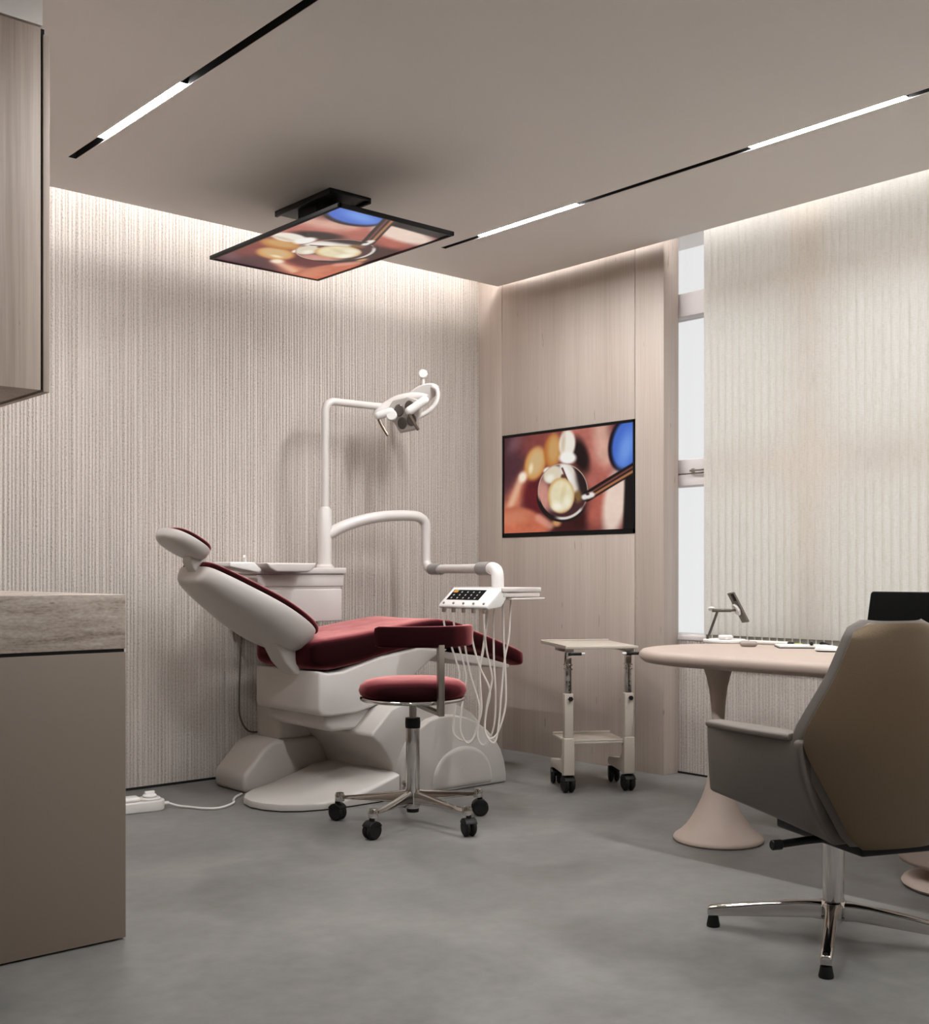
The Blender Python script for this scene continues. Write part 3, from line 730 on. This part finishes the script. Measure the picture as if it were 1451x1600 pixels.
MB().tube([lp_(.030, -.012, .065), lp_(.050, -.05, .07), lp_(.080, -.098, .072)], .0105, 10, 4, r2=.008).build('grip_rod', M['bronze'], ol)
MB().disc(lp_(.098, .118, -.06), ed * .75 + ez * -.35 + ex * .2, .098, .014, ry=.052, ax=ex * .93 + ez * .38).build('reflector_dish', M['tube'], ol)
MB().tube([lp_(.150, .158, -.05), lp_(.176, .140, -.045), lp_(.182, .10, -.04), lp_(.168, .058, -.035), (lp_(.13, .018, -.03)), lp_(.07, -.018, -.02)], .013, 12, 4).build('yoke', M['tube'], ol)
MB().tube([lp_(.1, .10, -.06), lp_(.1, .225, -.06)], .009, 12).build('stem', M['tube'], ol)
MB().disc(lp_(.1, .228, -.052), ed, .025, .022).build('knob', M['white'], ol)

# ------------------------------------------------------------------ dental stool
SX, SY = 3.070, 3.818
st = thing('dental_stool', 'round burgundy velvet stool with curved backrest on chrome star base', 'stool', (SX, SY, 0))
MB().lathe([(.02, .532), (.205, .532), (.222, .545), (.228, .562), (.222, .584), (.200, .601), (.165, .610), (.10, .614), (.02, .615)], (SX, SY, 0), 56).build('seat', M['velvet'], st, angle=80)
MB().lathe([(.05, .516), (.205, .516), (.221, .521), (.226, .529), (.221, .537), (.18, .539)], (SX, SY, 0), 56).build('seat_rim', M['chrome'], st, angle=60)
MB().lathe([(.016, .40), (.016, .515)], (SX, SY, 0), 24).build('piston', M['steel'], st)
MB().lathe([(.0, .402), (.031, .402), (.032, .418), (.032, .428), (.031, .444), (.0, .444)], (SX, SY, 0), 28).build('gas_lift_collar', M['black'], st)
MB().lathe([(.026, .062), (.029, .07), (.029, .41), (.027, .412)], (SX, SY, 0), 32).build('column', M['chrome'], st)
MB().lathe([(.0, .048), (.025, .048), (.027, .066)], (SX, SY, 0), 24).build('column_cap', M['black'], st)
def caster(parent, x, y, ang, wr=.036, h=.0, wide=.05):
    """twin-wheel castor: wheels, hub shell; wheel axis across ang."""
    ax = Vector((math.cos(ang), math.sin(ang), 0))
    c0 = Vector((x, y, wr))
    cs = MB().disc(c0 + ax * wide * .27, ax, wr, wide * .42, 26, edge=.2).disc(c0 - ax * wide * .27, ax, wr, wide * .42, 26, edge=.2)
    cs.tube([c0 + Vector((0, 0, .0)), c0 + Vector((0, 0, wr + .014))], .011, 12)
    k = cs.build('caster', M['rubber'], parent, angle=40)
    fw = ax.cross(Vector((0, 0, 1)))
    hb_ = MB(); n_ = 10
    hb_.loft([[c0 + ax * q + fw * ((wr + .002) * .96 * math.cos(PI * (.15 + .7 * i / n_))) + Vector((0, 0, (wr + .002) * math.sin(PI * (.15 + .7 * i / n_)))) for i in range(n_ + 1)] + [c0 + ax * q + fw * (wr * .5 * math.cos(PI * (.85 - .7 * i / n_))) + Vector((0, 0, wr * .5 * math.sin(PI * (.85 - .7 * i / n_)))) for i in range(n_ + 1)] for q in (-wide * .5, wide * .5)])
    hb_.build('caster_hood', M['black'], k, bevel=.002)
    return k
for ang, rad in ((129.0, .318), (202.5, .326), (56.4, .338), (-87.6, .330), (-13.6, .312)):
    a = R(ang); ca, sa = math.cos(a), math.sin(a); tx, ty_ = -sa, ca
    lg = MB(); rings = []
    for s, wd, zb, zt in ((.024, .015, .080, .142), (.05, .014, .084, .136), (.15, .013, .090, .122), (.25, .012, .092, .110), (rad - .02, .011, .092, .106)):
        rings.append([(SX + ca * s + tx * wd * q, SY + sa * s + ty_ * wd * q, z) for q, z in ((-1, zb + .004), (-.6, zb), (.6, zb), (1, zb + .004), (1, zt - .012), (.5, zt), (-.5, zt), (-1, zt - .012))])
    lg.loft(rings).lathe([(.0, .082), (.019, .082), (.021, .086), (.021, .108), (.017, .118), (.0, .119)], (SX + ca * rad, SY + sa * rad, 0), 22)
    leg = lg.build('leg', M['chrome'], st, angle=50)
    caster(leg, SX + ca * (rad + .010), SY + sa * (rad + .010), a + R(70 if ang != 56.4 else 40))
# backrest: post and arc; direction of its middle, seen from the seat centre
VA = R(48.65 + 180)                              # toward the viewpoint
mid = VA + R(30)
pa = Vector((math.cos(mid), math.sin(mid), 0)); px_ = Vector((-pa.y, pa.x, 0)); sc_ = Vector((SX, SY, 0))
pr_ = .244
ps = MB()
ps.loft([[sc_ + pa * (pr_ + a_) + px_ * b_ + Vector((0, 0, z)) for a_, b_ in ((-.010, -.014), (.010, -.014), (.010, .014), (-.010, .014))] for z in (.478, .764)])
ps.loft([[sc_ + pa * q + px_ * b_ + Vector((0, 0, z)) for b_, z in ((-.013, .476 + (pr_ - q) * .10), (.013, .476 + (pr_ - q) * .10), (.013, .492 + (pr_ - q) * .12), (-.013, .492 + (pr_ - q) * .12))] for q in (.02, pr_ + .01)])
ps.build('backrest_post', M['steel'], st, bevel=.003)
br = MB(); rings = []
for i in range(29):
    a = mid + R(-66 + 126 * i / 28)
    e_ = 1.0 if 0 < i < 28 else .86
    ring = []
    for k in range(20):
        t = 2 * PI * k / 20
        rr = .234 + .019 * e_ * sg(math.cos(t), .35); z = .796 + .043 * e_ * sg(math.sin(t), .35)
        ring.append((SX + math.cos(a) * rr, SY + math.sin(a) * rr, z))
    rings.append(ring)
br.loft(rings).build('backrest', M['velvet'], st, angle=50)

# ------------------------------------------------------------------ small trolley by the oak panel
CF = Vector((4.190, 3.785, 0)); cl = Vector((math.cos(R(-31.5)), math.sin(R(-31.5)), 0)); cdp = Vector((-cl.y, cl.x, 0))
ca_ = thing('trolley', 'cream height adjustable trolley on black casters before the oak panel', 'trolley', (4.26, 3.90, 0))
RM = Matrix.Rotation(R(-31.5), 3, 'Z')
def cbox(mb, l0, l1, d0, d1, z0, z1): mb.box((l0, d0, z0), (l1, d1, z1), RM, CF); return mb
for s in (-1, 1):
    lx = s * .150
    b = MB(); cbox(b, lx - .026, lx + .026, -.03, .012, .085, .262)
    b.prism([(.010, .20), (.060, .150), (.13, .140), (.245, .128), (.262, .108), (.258, .090), (.010, .085)], lambda p, q, h: CF + cl * (lx + h) + cdp * p + Vector((0, 0, q)), -.022, .022)
    ft = b.build('foot', M['cart'], ca_, bevel=.003)
    b = MB(); cbox(b, lx - .021, lx + .021, -.024, .016, .255, .475); b.build('upright', M['cart'], ca_, bevel=.002)
    b = MB(); cbox(b, lx - .014, lx + .014, -.018, .010, .47, .675)
    for zz in (.59, .61):
        cbox(b, lx - .018, lx + .018, -.024, .014, zz, zz + .007)
    ru = b.build('sliding_rail', M['chrome'], ca_, bevel=.001)
    b = MB()
    for zz in (.492, .512, .532): b.disc(CF + cl * (lx + .003) - cdp * .0185 + Vector((0, 0, zz)), cdp, .0035, .002, 12)
    b.build('pin_hole', M['gap'], ru)
    kb = MB(); kc = CF + cl * (lx + .006) - cdp * .034 + Vector((0, 0, .452))
    for k in range(6):
        kb.disc(kc + cl * .007 * math.cos(k * PI / 3) + Vector((0, 0, .007 * math.sin(k * PI / 3))), cdp, .0045, .012, 10)
    kb.disc(kc, cdp, .008, .016, 16); kb.build('lock_knob', M['black'], ca_)
    hnd = MB().tube([CF + cl * (lx + (.002 if s < 0 else -.018)) - cdp * .035 + Vector((0, 0, .667)), CF + cl * (lx + (.058 if s < 0 else .046)) - cdp * .035 + Vector((0, 0, .667))], .0075, 14)
    hnd.build('grip', M['black'], ca_)
    MB().tube([CF + cl * (lx + (.058 if s < 0 else -.038)) - cdp * .035 + Vector((0, 0, .667)), CF + cl * (lx + (.076 if s < 0 else -.018)) - cdp * .035 + Vector((0, 0, .668))], .006, 12).build('grip_tip', M['white'], ca_)
    b = MB(); cbox(b, lx - .022, lx + .022, -.03, .16, .676, .690); b.build('top_bracket', M['steel'], ca_, bevel=.001)
    caster(ca_, *(CF + cl * lx - cdp * .004)[:2], R(-31.5) + R(8), .039, wide=.055)
    caster(ca_, *(CF + cl * (lx + .006) + cdp * .248)[:2], R(-31.5) - R(10), .039, wide=.055)
b = MB(); cbox(b, -.172, .192, -.036, .46, .690, .703); cbox(b, -.172, .192, .45, .46, .703, .709); cbox(b, -.172, -.165, -.036, .46, .703, .707)
b.build('top_shelf', M['cart'], ca_, bevel=.003)
b = MB(); cbox(b, -.150, .150, -.012, .30, .232, .242); cbox(b, -.150, .150, .292, .30, .242, .252); cbox(b, -.150, .150, -.012, -.004, .242, .252); b.build('lower_shelf', M['cart'], ca_, bevel=.002)

# ------------------------------------------------------------------ desk
dk = thing('desk', 'rounded beige desk on flared trumpet legs beside the window', 'desk', (4.0, 2.4, 0))
def rrect(x0, x1, y0, y1, r, n=14, pe=2.0):
    pts = []
    for cx_, cy_, a0 in ((x1 - r, y1 - r, 0), (x0 + r, y1 - r, 90), (x0 + r, y0 + r, 180), (x1 - r, y0 + r, 270)):
        for k in range(n + 1):
            t = R(a0 + 90 * k / n); pts.append((cx_ + r * sg(math.cos(t), 2 / pe), cy_ + r * sg(math.sin(t), 2 / pe)))
    return pts
DX0, DX1, DY0, DY1 = 3.585, 4.46, 1.30, 3.245
rings = []
for ins, z in ((.10, .684), (.06, .684), (.022, .690), (.006, .702), (.0, .714), (.004, .728), (.014, .737), (.03, .740), (.08, .740)):
    rings.append([(x, y, z) for x, y in rrect(DX0 + ins, DX1 - ins, DY0 + ins, DY1 - ins, .42 - ins * .9)])
MB().loft(rings).build('table_top', M['desk'], dk, angle=60)
LX, LY = 3.775, 2.775
MB().lathe([(.150, .0), (.172, .002), (.176, .009), (.170, .020), (.150, .034), (.128, .055), (.106, .085), (.084, .125), (.065, .165), (.050, .21), (.039, .26), (.031, .32), (.026, .39), (.0245, .46), (.028, .53), (.036, .60), (.046, .645), (.060, .69)], (LX, LY, 0), 56).build('leg', M['desk'], dk, angle=70)
pd = MB().lathe([(.02, .072), (.19, .072), (.205, .078), (.212, .092), (.212, .69)], (3.86, 1.83, 0), 56)
ped = pd.build('pedestal', M['desk'], dk, angle=50)
MB().lathe([(.17, .0), (.205, .003), (.212, .012), (.206, .022), (.18, .027), (.14, .030), (.10, .075)], (3.83, 1.80, 0), 56).build('pedestal_foot', M['desk'], dk, angle=60)

# ------------------------------------------------------------------ things on the desk
DZ = .7405
cs = thing('charging_stand', 'white wireless charging stand on left end of the desk', 'charger', (4.33, 3.19, DZ))
MB().lathe([(.02, 0), (.092, 0), (.096, .003), (.096, .012), (.092, .015), (.02, .015)], (4.36, 3.17, DZ), 44).build('charging_base', M['white'], cs)
MB().tube([(4.32, 3.235, DZ + .012), (4.352, 3.203, .880)], .006, 12).tube([(4.335, 3.22, .884), (4.395, 3.160, .884)], .0075, 12).build('stem', M['darkgrey'], cs)
MB().disc((4.333, 3.222, .892), (0.4, .4, .9), .015, .01).build('watch_pad', M['white'], cs)
# phone leans on the pad
pu = Vector((-.34, .30, .89)).normalized(); pw = Vector((.49, .87, 0)); pw = (pw - pu * pw.dot(pu)).normalized(); pn_ = pu.cross(pw).normalized()
if pn_.x < 0: pn_ = -pn_
pc_ = Vector((4.422, 3.140, .898))
Rm = Matrix((pw, pn_, pu)).transposed()
MB().disc(pc_ - pn_ * .0115 - pu * .006, pn_, .029, .012).build('magnetic_pad', M['white'], cs)
MB().tube([(4.390, 3.165, .884), pc_ - pn_ * .014 - pu * .006], .006, 12).build('pad_joint', M['darkgrey'], cs)
ph = thing('phone', 'grey phone leaning on the magnetic pad of the charging stand', 'phone', tuple(pc_))
MB().box((-.036, -.004, -.076), (.036, .004, .076), Rm, pc_).build('case', M['phone'], ph, bevel=.0035)
MB().box((-.034, .0035, -.074), (.034, .0047, .074), Rm, pc_).build('screen', M['display'], ph, bevel=.0005)
MB().box((-.031, -.0065, .034), (-.002, -.003, .070), Rm, pc_).build('camera_bump', M['black'], ph, bevel=.001)
tag(MB().box((4.300, 3.115, DZ + .0152), (4.352, 3.165, DZ + .036)).build('earbud_case', M['white'], bevel=.009, seg=4), 'small white rounded earbud case on the charging stand base', 'earbud case')
tag(MB().capsule((4.165, 2.935, DZ + .013), (4.185, 2.890, DZ + .013), .0128).build('grey_capsule', M['capsule']), 'short warm grey capsule case on the desk before charging stand', 'case')
sy = thing('stylus', 'long white cylindrical stylus lying across the desk', 'stylus', (4.35, 2.93, DZ))
MB().tube([(4.345, 3.060, DZ + .009), (4.347, 3.050, DZ + .009), (4.362, 2.85, DZ + .009), (4.362, 2.84, DZ + .009)], .0088, 14).build('barrel', M['paper'], sy)
MB().tube([(4.362, 2.84, DZ + .009), (4.365, 2.815, DZ + .009)], .0075, 12).build('tip', M['black'], sy)
MB().tube([(4.3462, 3.030, DZ + .009), (4.3467, 3.026, DZ + .009)], .0092, 14).build('ring', M['steel'], sy)
tag(MB().box((4.405, 2.812, DZ), (4.43, 2.86, DZ + .008)).build('eraser', M['green'], bevel=.002), 'small lime green eraser behind the notepad', 'eraser')
# notepad with spiral, pen on it
nb = thing('notepad', 'white spiral notepad with black cover lying on desk', 'notepad', (4.30, 2.73, DZ))
na = R(-49); Rn = Matrix.Rotation(na, 3, 'Z'); nc = Vector((4.305, 2.735, DZ))
MB().box((-.105, -.075, 0), (.105, .075, .003), Rn, nc).build('cover', M['black'], nb, smooth=False)
MB().box((-.103, -.073, .003), (.086, .073, .010), Rn, nc).build('pages', M['paper'], nb, bevel=.001)
sp_ = MB()
for k in range(16):
    yy = -.070 + .0093 * k
    sp_.tube([nc + Rn @ Vector((.094 + .011 * math.cos(t), yy, .0108 + .0085 * math.sin(t))) for t in [2 * PI * i / 10 for i in range(10)]], .0016, 6)
sp_.build('spiral', M['black'], nb)
pnn = thing('pen', 'thick black pen resting on the spiral notepad', 'pen', (4.33, 2.70, DZ + .01))
MB().capsule(nc + Rn @ Vector((.03, -.055, .0185)), nc + Rn @ Vector((.045, .06, .0185)), .0078).build('barrel', M['black'], pnn)
MB().box((-.0015, -.02, 0), (.0015, .02, .002), Rn, nc + Rn @ Vector((.036, -.015, .0265))).build('clip', M['steel'], pnn)
ms_ = thing('computer_mouse', 'white computer mouse with black base beside notepad', 'mouse', (4.20, 2.52, DZ))
mr = []
for i in range(15):
    s = -1 + 2 * i / 14; wv = max(1 - abs(s) ** 2.6, .02) ** .45
    mr.append([Vector((4.150, 2.510, DZ + .006)) + Matrix.Rotation(R(-55), 3, 'Z') @ Vector((s * .060, .034 * wv * sg(math.cos(t), .7), (.021 * wv * (1 - .35 * s) * max(0, sg(math.sin(t), .8)) - .001))) for t in [2 * PI * k / 24 for k in range(24)]])
MB().loft(mr).build('mouse_shell', M['white'], ms_, angle=60)
MB().loft([[Vector((4.150, 2.510, DZ + z)) + Matrix.Rotation(R(-55), 3, 'Z') @ Vector((.056 * q * sg(math.cos(t), .7), .031 * q * sg(math.sin(t), .7), 0)) for t in [2 * PI * k / 28 for k in range(28)]] for q, z in ((.9, 0), (1, .003), (1, .007))]).build('mouse_base', M['black'], ms_)
# laptop, screen black, lid open and leaning away
lt = thing('laptop', 'open black laptop on the desk behind the office chair', 'laptop', (3.95, 1.95, DZ))
lpx, lpy0, lpy1 = 3.92, 1.925, 2.240
MB().prism(rrect(lpx - .19, lpx + .01, lpy0, lpy1, .012, 6), XY, DZ, DZ + .014).build('keyboard_base', M['darkgrey'], lt, bevel=.002)
tl = R(14); lu = Vector((math.sin(tl), 0, math.cos(tl))); ln = Vector((-math.cos(tl), 0, math.sin(tl))); lo = Vector((lpx + .008, 0, DZ + .012))
def lid(p, q, h): return lo + lu * q + ln * h + Vector((0, p, 0))
MB().prism(rrect(lpy0, lpy1, 0, .240, .012, 6), lid, -.004, .002).build('lid', M['black'], lt, bevel=.001)
MB().prism(rrect(lpy0 + .004, lpy1 - .004, .006, .236, .009, 6), lid, .002, .0028).build('screen', M['display'], lt, smooth=False)

# ------------------------------------------------------------------ office chair in the foreground
OC = Vector((3.004, 1.806, 0)); oa = R(67); od = Vector((math.cos(oa), math.sin(oa), 0)); olft = Vector((-od.y, od.x, 0))
def op(s, a, z): return OC + od * s + olft * a + Vector((0, 0, z))
oc = thing('office_chair', 'taupe leather office chair with bronze brown back on chrome base', 'office chair', tuple(OC))
def lerp_tab(tab, x):
    for (a, b), (c_, d_) in zip(tab, tab[1:]):
        if x <= c_: t = (x - a) / (c_ - a); return b + (d_ - b) * t
    return tab[-1][1]
HW = [(.33, .100), (.345, .128), (.37, .145), (.45, .190), (.54, .240), (.58, .262), (.61, .272), (.64, .268), (.70, .234), (.78, .186), (.86, .148), (.895, .131), (.91, .114), (.92, .088)]
def back_pt(i, j, off):
    z = .332 + (.920 - .332) * j; a = -1 + 2 * i
    hw = lerp_tab(HW, z)
    lean = -.285 + .03 * (1 - ((z - .60) / .32) ** 2) * -1 - .02 * (z - .33)
    wrap = .085 * (abs(a) ** 2.2) * (hw / .3)
    top = -.012 * a * a if j > .97 else 0
    return op(lean + wrap + off, a * hw, z + top)
b = MB().grid(lambda i, j: back_pt(i, j, 0), 24, 26)
bk = b.build('backrest_shell', M['bronze_leather'], oc, solid=.030, bevel=.0, angle=70)
b = MB().grid(lambda i, j: back_pt(.5 + (i - .5) * 1.03, .01 + j * .995, .030), 24, 26)
pdn = b.build('backrest_pad', M['leather'], oc, solid=.045, angle=70)
for ob in (bk, pdn):
    md = ob.modifiers.new('edge', 'BEVEL'); md.width = .012; md.segments = 3; md.limit_method = 'ANGLE'; md.angle_limit = R(50)
# arm panels: from the back forwards, folding in toward the seat bottom
for sgn in (1, -1):
    def arm_pt(i, j, off=0):
        s = -.255 + .475 * i
        zt = .618 - .014 * i
        zb = .322 + .082 * i ** .85
        z = zt + (zb - zt) * j
        latt = .290 - .002 * i; latb = .150 + .130 * i
        lat = latt + (latb - latt) * j ** 1.7
        return op(s + .045 * j * (1 - i) , sgn * (lat - off), z)
    b = MB()
    no, nj = 18, 14
    oring = [[arm_pt(i / no, j / nj) for j in range(nj + 1)] + [arm_pt(i / no, 1 - j / nj, .055 + .02 * (1 - abs(2 * (1 - j / nj) - 1))) for j in range(nj + 1)] for i in range(no + 1)]
    b.loft(oring)
    am = b.build('arm_panel', M['leather'], oc, bevel=.012, seg=3)
    tp = MB()
    rr = []
    for i in range(15):
        q = i / 14; s = -.215 + .43 * q
        wd = .034 + .012 * math.sin(PI * min(1, q * 1.1)); zt = .622 - .016 * q
        ring = []
        for k in range(16):
            t = 2 * PI * k / 16
            ring.append(op(s, sgn * (.264 - .004 * q + wd * sg(math.cos(t), .6)), zt + .011 * sg(math.sin(t), .6)))
        rr.append(ring)
    tp.loft(rr).build('arm_pad', M['leather'], oc, bevel=.004)
rr = []
for z, k in ((.335, .55), (.36, .72), (.43, .95), (.46, 1.0), (.485, .97), (.495, .8)):
    rr.append([op(.0 + .245 * k * sg(math.cos(t), .55), .235 * k * sg(math.sin(t), .55), z) for t in [2 * PI * i / 40 for i in range(40)]])
MB().loft(rr).build('seat', M['leather'], oc, angle=70)
b = MB(); RO = Matrix.Rotation(oa, 3, 'Z')
b.box((-.26, -.135, .300), (.14, .10, .335), RO, OC)
mech = b.build('tilt_mechanism', M['black'], oc, bevel=.01)
MB().tube([op(-.10, .08, .318), op(-.09, .16, .314), op(-.085, .235, .308)], .011, 12).disc(op(-.084, .245, .307), olft, .014, .03).build('tilt_lever', M['black'], mech)
MB().lathe([(.030, .105), (.030, .30)], OC, 32).build('gas_column', M['chrome'], oc)
MB().lathe([(.0, .06), (.036, .062), (.044, .075), (.044, .10), (.034, .112), (.0, .113)], OC, 32).build('hub', M['chrome'], oc)
for k, ang in enumerate((118, 208, 298, 28)):
    a = R(ang); ca, sa = math.cos(a), math.sin(a); tx, ty_ = -sa, ca
    rings = []
    for s, wd, zb, zt in ((.030, .030, .060, .110), (.06, .021, .060, .108), (.10, .018, .056, .104), (.20, .0165, .047, .089), (.30, .0155, .038, .071), (.352, .015, .034, .062), (.358, .012, .036, .058)):
        rings.append([OC + Vector((ca * s + tx * wd * q, sa * s + ty_ * wd * q, z)) for q, z in ((-1, zb), (1, zb), (1, zt - .006), (.6, zt), (-.6, zt), (-1, zt - .006))])
    lg = MB().loft(rings).build('leg', M['chrome'], oc, bevel=.003)
    MB().lathe([(.0, .0), (.019, .0), (.020, .004), (.015, .030), (.0, .031)], OC + Vector((ca * .342, sa * .342, 0)), 20).build('glide', M['rubber'], lg)

# ------------------------------------------------------------------ vertical blinds
vb = thing('vertical_blind', 'cream linen vertical blinds across the tall window', 'blind', (4.84, 1.2, .715))
sl = MB(); wt = MB(); bd = MB()
yy = 3.636; pitch = .0424
while yy > -1.5:
    ang = R(11 + random.uniform(-2, 2))
    hw = .0285
    c0 = Vector((4.838, yy - .0235, 0)); dx = Vector((math.sin(ang), -math.cos(ang), 0))
    bow = .0085
    cols = [c0 + dx * hw * q + Vector((-bow * (1 - q * q), 0, 0)) for q in (-1, -.5, 0, .5, 1)]
    sl.loft([[Vector((p.x, p.y, z)) for p in cols] for z in (.742, 2.95)], closed=False, cap=False)
    wt.box((c0.x - .003, c0.y - .017, .712), (c0.x + .001, c0.y + .017, .742))
    for zz in (.716, .724, .732, .740):
        bd.disc((c0.x - .004, c0.y + .0215, zz), (1, 0, 0), .0028, .004, 8)
    bd.tube([(c0.x - .004, c0.y + .0215, .714), (c0.x - .004, c0.y + .010, .711), (c0.x - .004, c0.y - .010, .711), (c0.x - .004, c0.y - .0209, .714)], .0012, 5)
    yy -= pitch
sl.build('slats', M['blind'], vb, angle=60); wt.build('bottom_weights', M['weight'], vb, smooth=False); bd.build('bead_chain', M['bead'], vb)
MB().box((4.825, -1.5, 2.945), (4.855, 3.66, 2.975)).build('head_rail', M['frame'], vb, bevel=.003)

# ------------------------------------------------------------------ power strip and cables by the chair
pw_ = thing('power_strip', 'white rounded power strip on the floor beside the taupe cabinet', 'power strip', (2.33, 4.82, 0))
pA, pB = Vector((2.10, 4.845, 0)), Vector((2.372, 4.805, 0)); pdv = (pB - pA).normalized(); ppv = Vector((-pdv.y, pdv.x, 0))
outl = [pA + ppv * .055, pA - ppv * .055] + [pB + pdv * .055 * math.sin(PI * k / 12) - ppv * .055 * math.cos(PI * k / 12) for k in range(13)]
MB().prism([(p.x, p.y) for p in outl], XY, 0, .046).build('strip_body', M['strip'], pw_, bevel=.006)
RP = Matrix.Rotation(math.atan2(pdv.y, pdv.x), 3, 'Z')
MB().box((.128, -.0565, .002), (.132, .0565, .048), RP, pA).build('seam', M['collar'], pw_, smooth=False)
MB().lathe([(.0, .046), (.046, .046), (.048, .052), (.044, .057), (.03, .058), (.026, .054), (.0, .054)], pB + pdv * -.01, 28).build('socket', M['strip'], pw_)
tag(MB().box((-.042, -.036, .0465), (.042, .036, .066), RP, pA + pdv * .175).build('plug_adapter', M['white'], bevel=.012, seg=4), 'white square plug adapter sitting on the power strip', 'plug')
pgp = MB().lathe([(.0, .0585), (.030, .0585), (.032, .064), (.026, .071), (.0, .073)], pB + pdv * -.01, 24); pgp.box((-.022, -.007, .070), (.022, .007, .084), RP, pB + pdv * -.01)
tag(pgp.build('round_plug', M['white'], bevel=.003), 'white round plug in the end socket of power strip', 'plug')
cbl = [pB + pdv * .058 + Vector((0, 0, .022)), pB + pdv * .075 + Vector((0, 0, .020)), Vector((2.475, 4.76, .010)), Vector((2.505, 4.725, .0062)), Vector((2.545, 4.64, .0062)), Vector((2.606, 4.61, .0062)), Vector((2.70, 4.665, .0062)), Vector((2.745, 4.735, .0062)), Vector((2.79, 4.79, .0062)), Vector((2.845, 4.835, .0062))]
MB().tube(cbl, .0058, 10, 6).capsule(pB + pdv * .055 + Vector((0, 0, .022)), pB + pdv * .072 + Vector((0, 0, .021)), .009).build('power_cord', M['strip'], pw_)
tag(MB().tube([(3.085, 5.21, .800), (3.062, 5.205, .77), (3.056, 5.2, .70), (3.050, 5.2, .55), (3.047, 5.2, .42), (3.052, 5.2, .322), (3.085, 5.19, .255), (3.13, 5.17, .240), (3.165, 5.12, .262)], .0048, 8, 6).build('hanging_cable', M['cable']), 'thin grey cable looping down the ribbed wall behind chair', 'cable')

for o in bpy.data.objects:
    if '_at' in o: del o['_at']
